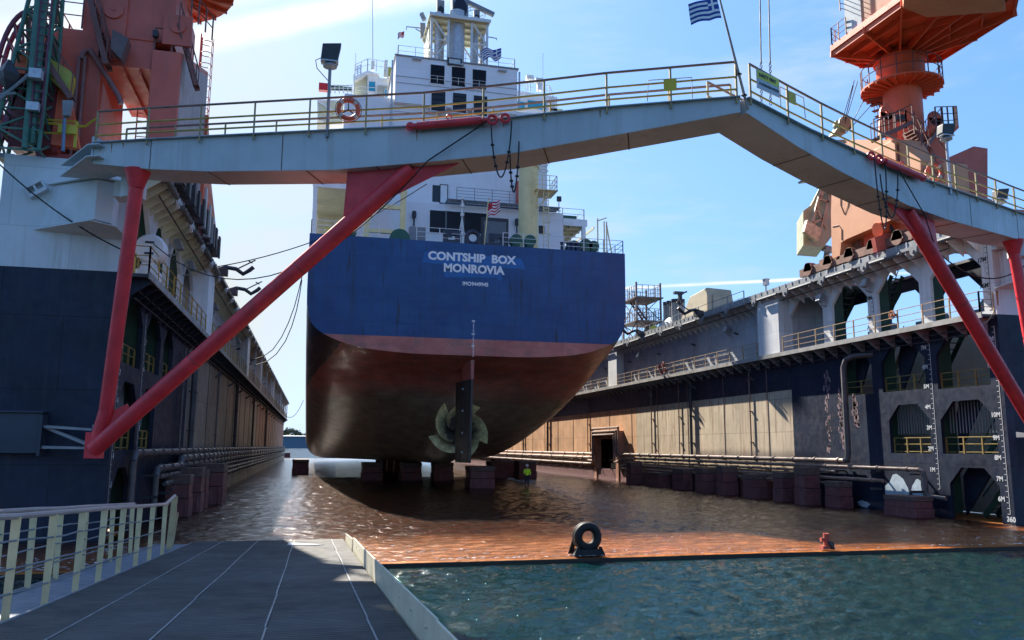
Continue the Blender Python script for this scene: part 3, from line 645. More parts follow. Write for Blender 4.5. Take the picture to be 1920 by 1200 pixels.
# peeled patches of pale paint
pb=MB()
def patch(y0,y1,z0,z1,n=9):
    yc,zc=(y0+y1)/2,(z0+z1)/2; pb.add([(30.494,yc+(y1-y0)/2*math.cos(t)*random.uniform(.6,1.1),zc+(z1-z0)/2*math.sin(t)*random.uniform(.6,1.1)) for t in [2*math.pi*j/14 for j in range(14)]],[tuple(range(14))])
patch(37.1,39.1,.05,2.0);patch(36.0,36.9,.5,1.8); patch(40.2,41.4,.02,.45)
pb.build('peeled_paint',mat('pale_primer',(.34,.42,.48),.6,var=.2,vs=3),RW)
for yy,z0,z1 in ((43.6,3.2,8.0),(42.4,3.3,6.8),(41.0,4.6,6.4)):
    pb=MB()
    for i in range(60):
        z=random.uniform(z0,z1); y=yy+random.gauss(0,.12); a=random.uniform(.02,.1)
        pb.add([(30.492,y-a,z-a*2),(30.492,y+a,z-a),(30.492,y+a*.6,z+a*2),(30.492,y-a*.5,z+a)],[(0,1,2,3)])
    pb.build('scraped_paint',mat('scrape_pink',(.22,.15,.16),.7,var=.3,vs=5),RW)
# end brackets carrying the gangway hinges
def hinge(s,Xi,Y0,w):
    X=lambda u: Xi-s*u
    q=MB(); q.hexa([(X(-2.6),Y0-.01,12.55),(X(-.35),Y0-.01,12.5),(X(-.35),Y0-.01,10.7),(X(-2.9),Y0-.01,10.95)],[(X(-.8),Y0-1.35,12.5),(X(-.3),Y0-1.1,12.5),(X(-.3),Y0-1.1,11.0),(X(-.8),Y0-1.35,11.05)])
    q.hexa([(X(-2.8),Y0-.01,12.6),(X(.1),Y0-.01,12.55),(X(.1),Y0-.01,12.51),(X(-2.8),Y0-.01,12.56)],[(X(-.9),Y0-1.5,12.58),(X(-.1),Y0-1.2,12.58),(X(-.1),Y0-1.2,12.54),(X(-.9),Y0-1.5,12.54)])
    q.hexa([(X(-3.1),Y0-.01,10.9),(X(.1),Y0-.01,10.7),(X(.1),Y0-.01,10.66),(X(-3.1),Y0-.01,10.86)],[(X(-.9),Y0-1.5,11.0),(X(-.1),Y0-1.2,10.9),(X(-.1),Y0-1.2,10.86),(X(-.9),Y0-1.5,10.96)])
    q.build('hinge_bracket',dockw,w,bev=.01)
    q=MB(); q.box(X(-.1),X(.35),Y0-2.0,Y0-1.2,11.75,12.3); q.tube((X(.5),Y0-1.9,11.7),(X(.5),Y0-1.9,12.55),.42,16); q.build('hinge_barrel',dockw,w,True)
    q=MB(); q.box(X(-3.6),X(-2.1),Y0-.45,Y0-.01,3.0,4.35); q.box(X(-3.7),X(-2.05),Y0-.55,Y0-.01,4.36,4.42); q.box(X(-2.14),X(-2.04),Y0-.6,Y0-.01,2.9,4.3); q.build('foot_bracket_base',mat('bracket_navy',(.03,.042,.06),.5),w,bev=.01)
    q=MB(); q.hexa([(X(-2.04),Y0-.5,3.85),(X(-.2),Y0-1.8,3.75),(X(-.2),Y0-1.4,3.75),(X(-2.04),Y0-.1,3.85)],[(X(-2.04),Y0-.5,3.95),(X(-.2),Y0-1.8,3.83),(X(-.2),Y0-1.4,3.83),(X(-2.04),Y0-.1,3.95)]); q.hexa([(X(-2.04),Y0-.5,3.15),(X(-.2),Y0-1.8,3.15),(X(-.2),Y0-1.4,3.15),(X(-2.04),Y0-.1,3.15)],[(X(-2.04),Y0-.5,3.25),(X(-.2),Y0-1.8,3.22),(X(-.2),Y0-1.4,3.22),(X(-2.04),Y0-.1,3.25)]); q.bar((X(-2.04),Y0-.3,3.9),(X(-.3),Y0-1.6,3.3),.1); q.tube((X(-.05),Y0-1.7,3.1),(X(-.05),Y0-1.7,3.95),.16,10)
    q.hexa([(X(-.2),Y0-.35,4.1),(X(-.1),Y0-.35,4.1),(X(-.1),Y0-.35,3.86),(X(-.2),Y0-.35,3.86)],[(X(-.2),Y0-1.6,3.9),(X(-.1),Y0-1.6,3.9),(X(-.1),Y0-1.6,3.86),(X(-.2),Y0-1.6,3.86)]); q.build('foot_bracket',gry,w)
    # panama fairlead and rust run
    q=MB(); c=V((X(-3.1),Y0-.12,12.35)); d=V((.82,0,.57)); e=V((-.57,0,.82))
    for k in (-.18,.18): q.bar(c+e*k-d*.32+V((0,.0,0)),c+e*k+d*.32,.12,.3,up=(0,1,0))
    for k in (-.3,0,.3): q.bar(c+d*k-e*.2,c+d*k+e*.2,.07,.26,up=(0,1,0))
    q.build('fairlead',dockw,w)
    q=MB(); q.hexa([(X(-.15),Y0-.012,10.6),(X(-.02),Y0-.012,10.6),(X(-.06),Y0-.012,9.9),(X(-.12),Y0-.012,9.9)],[(X(-.15),Y0-.008,10.6),(X(-.02),Y0-.008,10.6),(X(-.06),Y0-.008,9.9),(X(-.12),Y0-.008,9.9)]); q.build('rust_run',mat('rust_run',(.30,.15,.06),.7,var=.3,vs=4),w)
hinge(-1,-6.9,31.3,LW); hinge(1,30.5,30.5,RW)
# mooring hooks on the wing tops
for s,X,ys,nm in ((-1,LX,(51.5,58.3),'left'),(1,RX,(58,70),'right')):
    for i,y in enumerate(ys):
        x=X(.85+.55)
        t=thing('mooring_hook','dark folded mooring hook on the %s wing edge, %s of the pair'%(nm,('nearer','farther')[i]),'mooring gear',(x,y,ZT+.3))
        q=MB(); z=ZT+.34
        q.path([(x+s*.6,y,z),(x+s*.1,y+.3,z+.25),(x-s*.5,y-.1,z+.1),(x-s*.9,y+.1,z-.15),(x-s*1.3,y,z+.1),(x-s*1.5,y,z+.3)],.14,6); q.box(x+s*.5,x-s*.0,y-.4,y+.4,z-.32,z+.1); q.build('arm',dgr,t)
        q=MB(); q.bar((x-s*.5,y,z+.1),(x-s*1.6,y,z+.75),.07); q.bar((x-s*1.2,y-.15,z+.65),(x-s*1.4,y+.2,z+.6),.06); q.build('pawl',dgr,t)
# ---------------- ship ----------------
XS,YT,ZD=11.1,57.5,18.2
ship=thing('container_ship','blue and red container ship standing on keel blocks, seen from astern','ship',(XS,80,1.8))
ST=[(57.5,[(11.9,18.2),(11.9,14.1),(11.8,12.8),(11.5,11.8),(10.8,11.15),(9.3,10.5),(7.4,10.1),(5,9.9),(3,9.85),(1.2,9.85),(.6,9.85),(.5,9.85),(.3,9.85),(0,9.85)]),
(59,[(11.9,18.2),(11.9,13.9),(11.85,12.3),(11.5,11.1),(10.7,10.5),(9.2,9.95),(7.3,9.65),(5,9.5),(3,9.4),(1.2,9.4),(.6,9.4),(.5,9.38),(.3,9.38),(0,9.38)]),
(62,[(11.9,18.2),(11.9,13.2),(11.85,11.4),(11.45,10.1),(10.5,9.4),(8.9,8.95),(7,8.7),(4.8,8.6),(3,8.5),(1.2,8.35),(.7,8.2),(.55,8.1),(.4,8.05),(0,8.0)]),
(64.2,[(11.9,18.2),(11.9,12.5),(11.85,10.6),(11.4,9.2),(10.3,8.4),(8.6,7.9),(6.6,7.6),(4.6,7.4),(2.8,7.1),(1.2,6.5),(.75,5.7),(.7,4.6),(.55,3.6),(0,3.3)]),
(69,[(11.9,18.2),(11.9,11.2),(11.8,9.2),(11.2,7.6),(10,6.7),(8,6.1),(6,5.6),(4.2,5.2),(2.8,4.8),(1.6,4.3),(1.1,3.8),(.9,3),(.6,2.1),(0,1.95)]),
(78,[(11.9,18.2),(11.9,9.5),(11.8,7.3),(11.1,5.6),(9.7,4.5),(7.8,3.8),(6.1,3.3),(4.7,2.9),(3.4,2.6),(2.5,2.3),(1.8,2.05),(1.2,1.9),(.7,1.82),(0,1.8)]),
(90,[(11.9,18.2),(11.9,7.6),(11.8,5.4),(11.2,3.9),(10.1,2.9),(8.6,2.35),(7.1,2.1),(5.8,1.95),(4.6,1.85),(3.5,1.8),(2.4,1.8),(1.6,1.8),(.8,1.8),(0,1.8)]),
(106,[(11.9,18.2),(11.9,5.2),(11.8,3.6),(11.35,2.6),(10.6,2.05),(9.6,1.83),(8.4,1.8),(7,1.8),(5.6,1.8),(4.2,1.8),(3,1.8),(2,1.8),(1,1.8),(0,1.8)]),
(185,[(11.9,18.2),(11.9,5.2),(11.8,3.6),(11.35,2.6),(10.6,2.05),(9.6,1.83),(8.4,1.8),(7,1.8),(5.6,1.8),(4.2,1.8),(3,1.8),(2,1.8),(1,1.8),(0,1.8)]),
(204,[(6,19.5),(4.5,9),(3.6,6),(3,4.5),(2.6,3.6),(2.2,3),(1.8,2.6),(1.5,2.3),(1.2,2.1),(1,2),(.7,1.9),(.4,1.85),(.2,1.8),(0,1.8)]),
(209,[(2,20),(.8,12),(.5,9),(.3,7),(.3,6),(.25,5),(.2,4.4),(.15,4),(.1,3.6),(.1,3.3),(.08,3),(.05,2.8),(.03,2.6),(0,2.5)])]
ys=np.array([s[0] for s in ST]); B_=np.array([s[1] for s in ST])
def crv(arr,xs_,x):   # monotone-ish hermite
    m=np.gradient(arr,xs_,axis=0); i=np.clip(np.searchsorted(xs_,x)-1,0,len(xs_)-2); h=xs_[i+1]-xs_[i]; t=(x-xs_[i])/h
    m0,m1=m[i],m[i+1]; d=(arr[i+1]-arr[i])/h
    m0=np.where(np.abs(m0)>3*np.abs(d),3*d,m0); m1=np.where(np.abs(m1)>3*np.abs(d),3*d,m1)
    return (2*t**3-3*t**2+1)*arr[i]+(t**3-2*t**2+t)*h*m0+(-2*t**3+3*t**2)*arr[i+1]+(t**3-t**2)*h*m1
yy=[57.5,57.9,58.4,59,59.8,60.6,61.5,62.4,63.2,63.8,64.2,65,66,67.5,69,71,73,75.5,78,81,84,87,90,94,98,102,106,120,140,165,185,195,204,209]
def sect(y):
    s_=crv(B_,ys,y); k=np.arange(14.); tt=np.linspace(0,13,53)
    return np.stack([np.interp(tt,k,s_[:,0]),np.interp(tt,k,s_[:,1])],-1) if False else np.array([crv(s_,k,t) for t in tt])
hm=MB(); n=105
rows=[]
for y in yy:
    s_=sect(y); full=[(XS-b,y,z) for b,z in s_]+[(XS+b,y,z) for b,z in s_[-2::-1]]
    rows.append(full)
hm.v=[V(p) for r in rows for p in r]
hm.f=[(i*n+j,(i+1)*n+j,(i+1)*n+j+1,i*n+j+1) for i in range(len(yy)-1) for j in range(n-1)]
def hullmat():
    M=bpy.data.materials.new('hull_paint'); M.use_nodes=True; nt=M.node_tree;N=nt.nodes;L=nt.links;b=N['Principled BSDF']; b.inputs['Specular IOR Level'].default_value=.35
    g=N.new('ShaderNodeNewGeometry'); sx=N.new('ShaderNodeSeparateXYZ'); L.new(g.outputs['Position'],sx.inputs[0])
    def vm(s_):
        n_=N.new('ShaderNodeVectorMath'); n_.operation='MULTIPLY'; L.new(g.outputs['Position'],n_.inputs[0]); n_.inputs[1].default_value=s_; return n_.outputs[0]
    def noise(v,s_,d=6,r=.6):
        n_=N.new('ShaderNodeTexNoise'); n_.inputs['Scale'].default_value=s_; n_.inputs['Detail'].default_value=d; n_.inputs['Roughness'].default_value=r; L.new(v,n_.inputs[0]); return n_.outputs[0]
    def mr(v,a,b_,c=0,d=1):
        n_=N.new('ShaderNodeMapRange'); n_.inputs[1].default_value=a;n_.inputs[2].default_value=b_;n_.inputs[3].default_value=c;n_.inputs[4].default_value=d; L.new(v,n_.inputs[0]); return n_.outputs[0]
    def mx(f,a,c,bt='MIX'):
        n_=N.new('ShaderNodeMix'); n_.data_type='RGBA'; n_.blend_type=bt
        if isinstance(f,float): n_.inputs[0].default_value=f
        else: L.new(f,n_.inputs[0])
        for i,v in ((6,a),(7,c)):
            if isinstance(v,tuple): n_.inputs[i].default_value=(*v,1)
            else: L.new(v,n_.inputs[i])
        return n_.outputs[2]
    def ma(op,a,c):
        n_=N.new('ShaderNodeMath'); n_.operation=op
        for i,v in enumerate((a,c)):
            if isinstance(v,(int,float)): n_.inputs[i].default_value=v
            else: L.new(v,n_.inputs[i])
        return n_.outputs[0]
    z=sx.outputs[2]; pos=g.outputs['Position']
    blue=mx(mr(noise(pos,.35),.35,.65),(.012,.060,.175),(.020,.088,.235))
    st=mr(noise(vm((1.6,1.6,.1)),1,8,.65),.54,.72); blue=mx(ma('MULTIPLY',st,.7),blue,(.025,.045,.07))
    st2=mr(noise(vm((2.6,2.6,.16)),1.3,8,.7),.58,.66); blue=mx(ma('MULTIPLY',st2,.8),blue,(.025,.03,.035))
    redc=mx(mr(noise(pos,.6),.3,.7),(.42,.11,.085),(.66,.24,.18)); redc=mx(ma('MULTIPLY',mr(noise(vm((.3,.25,1.6)),1.4,8),.5,.75),.6),redc,(.22,.10,.085))
    slime=mx(mr(noise(vm((.6,.4,1.4)),1.2,9,.7),.3,.7),(.16,.135,.10),(.42,.35,.26)); slime=mx(mr(noise(vm((1.2,.5,2.2)),2.2,9,.78),.58,.68),slime,(.32,.30,.24))
    zz=ma('ADD',z,ma('MULTIPLY',noise(vm((.25,.25,.9)),.9,7,.65),2.6))
    low=mx(mr(zz,8.2,9.5),slime,redc)
    under=mx(mr(noise(vm((.5,.5,.5)),1.3,8,.7),.5,.75),low,(.2,.14,.11))
    col=mx(ma('GREATER_THAN',z,11.05),under,blue)
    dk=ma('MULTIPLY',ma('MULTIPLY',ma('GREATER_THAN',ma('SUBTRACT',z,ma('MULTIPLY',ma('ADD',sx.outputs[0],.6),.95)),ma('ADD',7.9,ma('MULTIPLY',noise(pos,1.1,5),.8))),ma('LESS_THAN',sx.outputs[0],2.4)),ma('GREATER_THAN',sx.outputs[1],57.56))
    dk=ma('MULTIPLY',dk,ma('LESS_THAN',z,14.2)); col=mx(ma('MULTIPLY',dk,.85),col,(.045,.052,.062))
    # plate seams
    cb=N.new('ShaderNodeCombineXYZ'); L.new(ma('ADD',sx.outputs[0],sx.outputs[1]),cb.inputs[0]); L.new(z,cb.inputs[1])
    br=N.new('ShaderNodeTexBrick'); L.new(cb.outputs[0],br.inputs[0]); br.inputs['Scale'].default_value=1; br.inputs['Brick Width'].default_value=5.2; br.inputs['Row Height'].default_value=2.4; br.inputs['Mortar Size'].default_value=.03
    br.inputs['Color1'].default_value=(1,1,1,1);br.inputs['Color2'].default_value=(.93,.93,.93,1);br.inputs['Mortar'].default_value=(.8,.8,.8,1)
    col=mx(1.0,col,br.outputs[0],'MULTIPLY')
    L.new(col,b.inputs['Base Color']); L.new(mr(noise(vm((.5,.5,2)),1.5,8,.7),.3,.7,.28,.60),b.inputs['Roughness'])
    bp=N.new('ShaderNodeBump'); bp.inputs['Strength'].default_value=.25; bp.inputs['Distance'].default_value=.06; wv=N.new('ShaderNodeTexWave'); wv.bands_direction='DIAGONAL'; wv.inputs['Scale'].default_value=.42; wv.inputs['Distortion'].default_value=1.5; wv.inputs['Detail'].default_value=3; L.new(vm((1,1,.25)),wv.inputs[0]); L.new(ma('ADD',noise(vm((.5,.5,.5)),1.2,6),ma('MULTIPLY',wv.outputs[1],.35)),bp.inputs['Height']); L.new(bp.outputs[0],b.inputs['Normal'])
    return M
hull=hullmat()
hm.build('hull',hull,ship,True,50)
s0=sect(57.5); q=MB(); pts=[(XS-b,57.5,z) for b,z in s0]+[(XS+b,57.5,z) for b,z in s0[-2::-1]]; q.add([(p[0],p[1]-.006,p[2]) for p in pts],[tuple(range(len(pts)))]); q.build('transom',hull,ship)
q=MB(); 
for i in range(len(yy)-1):
    a,b_=rows[i],rows[i+1]; q.add([a[0],a[-1],b_[-1],b_[0]],[(0,1,2,3)])
q.v=[v-V((0,0,.15)) for v in q.v]; q.build('main_deck',gry,ship)
# names
lett=mat('letter_white',(.82,.82,.80),.5,var=.06,vs=3)
def tline(s_,pl,pr,size,bold):
    a=P(*pl,YT-.02); b_=P(*pr,YT-.02); z=(a.z+b_.z)/2
    o=text(s_,size,(a.x,YT-.02,z),(1,0,0),lett,ship,'name_lettering',bold)
    w_=max(v.co.x for v in o.data.vertices)-min(v.co.x for v in o.data.vertices); k=(b_.x-a.x)/w_
    mn=min(v.co.x for v in o.data.vertices)
    for v in o.data.vertices: v.co.x=mn+(v.co.x-mn)*k
tline('CONTSHIP  BOX',(802.5,485),(968,496),.84,.042)
tline('MONROVIA',(831.5,508),(945.5,515),.84,.042)
tline('IMO9449945',(867,535),(915,537),.40,.03)
q=MB()
def poly(pxs): q.add([P(x,y,YT-.012) for x,y in pxs],[tuple(range(len(pxs)))])
poly([(796,473),(803,471),(842,476),(842,497),(796,492),(792,494)]); poly([(842,476),(970,484),(978,485),(986,507),(976,504),(940,502),(842,497)])
poly([(832,508),(834,505),(940,513),(941,525),(936,525),(930,521),(838,519),(834,520)])
q.build('overpainted_patch',mat('fresh_blue',(.012,.12,.34),.45,var=.2,vs=1.5),ship)
q=MB(); a=P(888.5,603,YT-.02); b_=P(890.5,668,YT-.02); 
for i in range(25):
    p=a.lerp(b_,i/24); q.box(XS-.05+.02*(i%3),XS+.03+.02*(i%2),YT-.02,YT-.01,p.z-.03,p.z+.03)
for p_ in (0,.38,.72): 
    p=a.lerp(b_,p_); q.box(XS-.12,XS+.10,YT-.02,YT-.01,p.z-.02,p.z+.10)
q.build('draft_scale',lett,ship)
# rudder
rud=mat('rudder_steel',(.045,.042,.038),.5,var=.4,vs=1,streak=.5,sc=(.12,.12,.10))
q=MB(); 
def foil(z,y0,y1,t): return [V((XS-t*.3,y0,z)),V((XS+t*.3,y0,z)),V((XS+t,y0+(y1-y0)*.5,z)),V((XS+t*.8,y1-.2,z)),V((XS,y1,z)),V((XS-t*.8,y1-.2,z)),V((XS-t,y0+(y1-y0)*.5,z))]
q.prism(foil(2.15,57.95,60.7,.22),foil(8.1,57.75,60.7,.26)); q.v=[v-V(((v.y-57.8)*.19,0,0)) for v in q.v]; r_=q.build('rudder',rud,ship,True,60)
q=MB(); q.prism(foil(8.14,57.65,60.9,.3),foil(9.55,57.62,61.2,.42)); q.build('rudder_horn',hull,ship)
q=MB(); 
for z in (2.9,4.3,5.9,7.5): q.tube((XS-.52,58.9,z),(XS-.42,58.9,z),.07,8)
split(q,'anode',alu,r_)
# propeller
pc=V((XS,62.6,4.55)); bronze=mat('fouled_bronze',(.72,.66,.30),.5,var=.45,vs=2.2,rust=.3,rc=(.14,.14,.12))
def prf(M):
    nt=M.node_tree;N=nt.nodes;L=nt.links; b=N['Principled BSDF']; g=N.new('ShaderNodeNewGeometry'); d=N.new('ShaderNodeVectorMath'); d.operation='DISTANCE'; L.new(g.outputs['Position'],d.inputs[0]); d.inputs[1].default_value=pc
    n=N.new('ShaderNodeTexNoise'); n.inputs['Scale'].default_value=3; n.inputs['Detail'].default_value=8; L.new(g.outputs['Position'],n.inputs[0]); a=N.new('ShaderNodeMath'); a.operation='ADD'; L.new(d.outputs['Value'],a.inputs[0]); L.new(n.outputs[0],a.inputs[1])
    m=N.new('ShaderNodeMapRange'); m.inputs[1].default_value=1.5; m.inputs[2].default_value=2.7; L.new(a.outputs[0],m.inputs[0]); x=N.new('ShaderNodeMix'); x.data_type='RGBA'; L.new(m.outputs[0],x.inputs[0]); x.inputs[6].default_value=(.035,.033,.026,1)
    L.new(b.inputs['Base Color'].links[0].from_socket,x.inputs[7]); L.new(x.outputs[2],b.inputs['Base Color'])
prf(bronze)
prop=MB(); prop.lathe([(0,-.95),(.2,-.9),(.34,-.6),(.42,0),(.5,.6),(.52,1.5)],pc,24,'y'); hub=prop.build('propeller_hub',mat('prop_hub',(.06,.06,.045),.4,var=.4,vs=3),ship,True)
for k in range(5):
    b=MB(); th0=R(118+72*k); nr,nc=12,9; vs=[];
    for i in range(nr):
        f=i/(nr-1); r=.42+2.03*f; sk=-R(70)*f**1.5; ch=(.9+2.7*math.sin(math.pi*min(1,f*.78+.06)))*(1-f**3)**.6+.02
        half=ch/(2*r)*.70
        for j in range(nc):
            c_=(j/(nc-1)-.5)*2; t=th0+sk+half*c_; pitch=.34*(1-f*.55)
            vs.append(pc+V((math.cos(t)*r,-c_*ch*.5*pitch/ .5*.6+.12*f,math.sin(t)*r)))
    m_=len(vs); bk=[v+V((0,.07*(1-(i//nc)/nr)+.02,0)) for i,v in enumerate(vs)]
    fs=[(i*nc+j,i*nc+j+1,(i+1)*nc+j+1,(i+1)*nc+j) for i in range(nr-1) for j in range(nc-1)]
    b.add(vs+bk,fs+[tuple(m_+x for x in reversed(f_)) for f_ in fs]+[(i*nc,(i+1)*nc,m_+(i+1)*nc,m_+i*nc) for i in range(nr-1)]+[(i*nc+nc-1,m_+i*nc+nc-1,m_+(i+1)*nc+nc-1,(i+1)*nc+nc-1) for i in range(nr-1)]+[((nr-1)*nc+j,(nr-1)*nc+j+1,m_+(nr-1)*nc+j+1,m_+(nr-1)*nc+j) for j in range(nc-1)])
    b.build('propeller_blade',bronze,ship,True,50)
# ---- poop deck outfit ----
YA=67.
def sp(px,py,Y=YT+.3): return P(px,py,Y)
q=MB(); y=YT+.15; zr=ZD
segs=[(XS-11.8,XS-7.0),(XS-4.3,XS-.9),(XS+2.2,XS+11.8)]
for a,b_ in segs: rail(q,[(a,y,zr),(b_,y,zr)],1.05,(.33,.66,1.),1.6,.022,.03)
rail(q,[(XS+11.8,y,zr),(XS+11.8,66,zr)],1.05,(.33,.66,1.),1.6,.022,.03); rail(q,[(XS-11.8,y,zr),(XS-11.8,66,zr)],1.05,(.33,.66,1.),1.6,.022,.03)
q.build('stern_rail',wht,ship)
def chock(x,m,sq=False):
    b=MB(); y=YT+.35; z=ZD
    if sq:
        b.box(x-.62,x-.28,y-.2,y+.2,z,z+.95); b.box(x+.28,x+.62,y-.2,y+.2,z,z+.95); b.box(x-.28,x+.28,y-.2,y+.2,z+.62,z+.95); b.box(x-.28,x+.28,y-.2,y+.2,z,z+.25); b.box(x-.45,x-.0,y-.28,y-.2,z+.4,z+.9)
    else:
        b.torus((x,y,z+.55),.46,.17,'y',24,8); b.box(x-.62,x-.32,y-.18,y+.18,z,z+.5); b.box(x+.32,x+.62,y-.18,y+.18,z,z+.5)
    b.build('mooring_chock',m,ship,True)
chm=mat('chock_blue_black',(.03,.038,.06),.45)
chock(P(848,450,YT).x,chm,True); chock(P(888,455,YT).x,chm); chock(P(934,455,YT).x,chm,True)
for px,w_,h_ in ((967,.75,1.2),(993,.75,1.2),(1075,.9,1.0),(1097,.85,1.2),(1112,.7,1.1),(749,1.2,.95),(655,.9,1.3)):
    x=P(px,455,YT+1.2).x; b=MB(); b.lathe([(0,-.35),(w_*.62,-.35),(w_*.62,-.25),(w_*.5,-.25),(w_*.5,.25),(w_*.62,.25),(w_*.62,.35),(0,.35)],(x,YT+1.3,ZD+h_-w_*.55),20,'y'); b.box(x-w_*.35,x+w_*.35,YT+1.0,YT+1.6,ZD,ZD+h_*.6); b.build('mooring_winch',grn,ship,True)
for px in (1055,1066,1074,1083): 
    x=P(px,468,YT+.8).x; b=MB(); b.tube((x,YT+.8,ZD),(x,YT+.8,ZD+.7),.17,10); b.tube((x,YT+.8,ZD+.7),(x,YT+.8,ZD+.78),.22,10); b.build('bollard',mat('bollard_blue',(.02,.04,.09),.5),ship,True)
# storage lockers and dark screen
for px,w_ in ((775,.65),(790,.65)):
    x=P(px,450,YT+2).x; b=MB(); b.box(x-w_/2,x+w_/2,YT+2,YT+2.6,ZD,ZD+1.6); b.build('deck_locker',gry,ship,bev=.08)
x=P(928,440,YT+3).x; b=MB(); b.box(x-1.1,x+1.1,YT+3,YT+3.2,ZD+.6,ZD+3.0); o_=b.build('deck_screen',dgr,ship); b=MB(); b.box(x-.9,x+.9,YT+2.98,YT+3.0,ZD+.9,ZD+2.7); b.build('screen_panel',mat('panel_grey',(.12,.14,.16),.4),o_)
b=MB(); x=XS+10.2; 
for dx in (0,.55,.75): b.bar((x+dx,YT+1.4,ZD),(x+dx,YT+1.4,ZD+3.1-.2*(dx>0)),.08)
b.bar((x,YT+1.4,ZD+2.9),(x+.75,YT+1.4,ZD+3.2),.08); b.bar((x+.75,YT+1.4,ZD+2.6),(x+1.2,YT+1.4,ZD),.08); b.build('pipe_frame',creamd,ship)
# signal mast at the stern
b=MB(); x=P(866,440,YT+.8).x; b.tube((x,YT+.8,ZD),(x,YT+.8,ZD+3.7),.06,8); b.tube((x-.35,YT+.8,ZD),(x,YT+.8,ZD+2.2),.04,6); b.tube((x+.3,YT+.8,ZD),(x,YT+.8,ZD+2.2),.04,6)
for z in (.9,2.4,3.1,3.7): b.lathe([(0,-.14),(.14,-.12),(.14,.12),(0,.14)],(x,YT+.75,ZD+z),10)
b.build('stern_light_mast',wht,ship,True)
# lower deckhouse
HP=lambda px,py,Y=YA: P(px,py,Y)
xl=HP(655,400).x; xr=HP(1056,430).x; z2=24.0
b=MB(); b.box(xl,xr,YA,100,ZD,z2); b.build('lower_deckhouse',shipw,ship)
# side bulwarks, posts and canopy deck above
b=MB(); b.box(XS-11.9,xl+1.6,YA-2.2,100,24.0,24.15); b.box(XS-11.9,xl+1.6,YA-2.25,YA-2.1,24.15,24.75); b.box(XS-11.9,XS-11.8,YA-2.1,100,24.15,24.75); b.build('canopy_deck',cream,ship)
b=MB(); b.box(XS-11.93,xl+1.7,YA-2.3,YA-2.26,23.95,24.78); b.build('canopy_fascia',white,ship)
b=MB(); b.box(xr,XS+12.1,YA,100,23.0,23.12); 
for i in range(6): b.box(xr,XS+12.0,YA+.6+i*1.2,YA+.68+i*1.2,22.75,23.0)
for i in range(3): b.box(xr+.7+i*1.1,xr+.78+i*1.1,YA+.1,84,22.8,23.0)
b.build('canopy_deck',cream,ship)
b=MB(); b.box(xr,XS+12.12,YA-.06,YA-.01,22.9,23.55); b.box(XS+12.0,XS+12.1,YA,100,23.0,23.5); b.build('canopy_fascia',white,ship)
b=MB()
for x,y,z in ((XS-11.7,YA-2.1,24),(XS-7.75,YA-2.1,24),(XS-11.7,YA+2.2,24),(XS+11.8,YA+.1,23),(XS+11.8,YA+4.4,23),(XS+11.8,YA+9,23)): b.bar((x,y,ZD),(x,y,z),.32)
b.build('canopy_post',white,ship)
b=MB(); b.box(XS-11.85,XS-11.75,YA-1.9,100,ZD,ZD+1.2); b.box(XS-11.5,xl,YA+6,YA+6.1,ZD,24); 
for i in range(5): b.box(XS-11.5,xl,YA+5.9,YA+6,ZD+.9*i+1,ZD+.9*i+1.06)
for i in range(4): b.box(XS-11.2+i*1.0,XS-11.14+i,YA+5.88,YA+6,ZD,24)
b.build('passage_bulkhead',cream,ship)
b=MB(); b.box(XS-10.6,XS-9.3,YA-.6,YA+.2,ZD+.9,ZD+1.9); b.build('fire_hose_box',mat('fire_red',(.55,.06,.03),.4),ship)
b=MB(); 
for x in (XS-10.8,XS-8.9): b.bar((x-.1,YA-1.6,ZD),(x+.15,YA-1.4,ZD+2.6),.12)
b.bar((XS-10.8,YA-1.5,ZD+2.5),(XS-8.7,YA-1.4,ZD+2.6),.1); b.bar((XS-10.1,YA-1.5,ZD),(XS-10.0,YA-1.4,ZD+2.5),.06); b.build('yellow_gate',mat('gate_yellow',(.68,.55,.03),.45),ship)
b=MB(); b.tube((XS-11.2,YA-1.2,ZD),(XS-11.2,YA-1.2,ZD+1.4),.4,12); b.build('oil_drum',mat('drum_blue',(.03,.02,.10),.45),ship,True)
# dark louvre bank, window, vents
def rect(px0,py0,px1,py1,Y,name,m,d=.08,par=None,fr=None):
    a=P(px0,py0,Y); c=P(px1,py1,Y); b=MB(); b.box(a.x,c.x,Y-d,Y-.002,c.z,a.z); o=b.build(name,m,par or ship)
    if fr:
        b=MB(); w_=.07; x0,x1,z0,z1=a.x,c.x,c.z,a.z
        b.box(x0-w_,x1+w_,Y-d-.02,Y-.004,z1,z1+w_); b.box(x0-w_,x1+w_,Y-d-.02,Y-.004,z0-w_,z0); b.box(x0-w_,x0,Y-d-.02,Y-.004,z0,z1); b.box(x1,x1+w_,Y-d-.02,Y-.004,z0,z1); b.build('frame',fr,o)
    return o
lou=mat('louvre_black',(.012,.013,.02),.4,var=.2)
def louvre(px0,py0,px1,py1,Y,rows_=14,fr=white):
    o=rect(px0,py0,px1,py1,Y,'louvre',lou,.05,None,fr); a=P(px0,py0,Y); c=P(px1,py1,Y); b=MB()
    for i in range(rows_):
        z=c.z+(a.z-c.z)*(i+.3)/rows_; b.hexa([(a.x+.03,Y-.05,z+.08),(c.x-.03,Y-.05,z+.08),(c.x-.03,Y-.05,z+.06),(a.x+.03,Y-.05,z+.06)],[(a.x+.03,Y-.1,z),(c.x-.03,Y-.1,z),(c.x-.03,Y-.1,z-.02),(a.x+.03,Y-.1,z-.02)])
    b.build('slat',lou,o)
louvre(806,394,835,438,YA,12); louvre(837,396,868,439,YA,12); louvre(870,398,912,440,YA,12)
rect(1004,424,1019,437,YA,'window',lou,.05,None,dgr)
b=MB(); x=HP(776,400).x; 
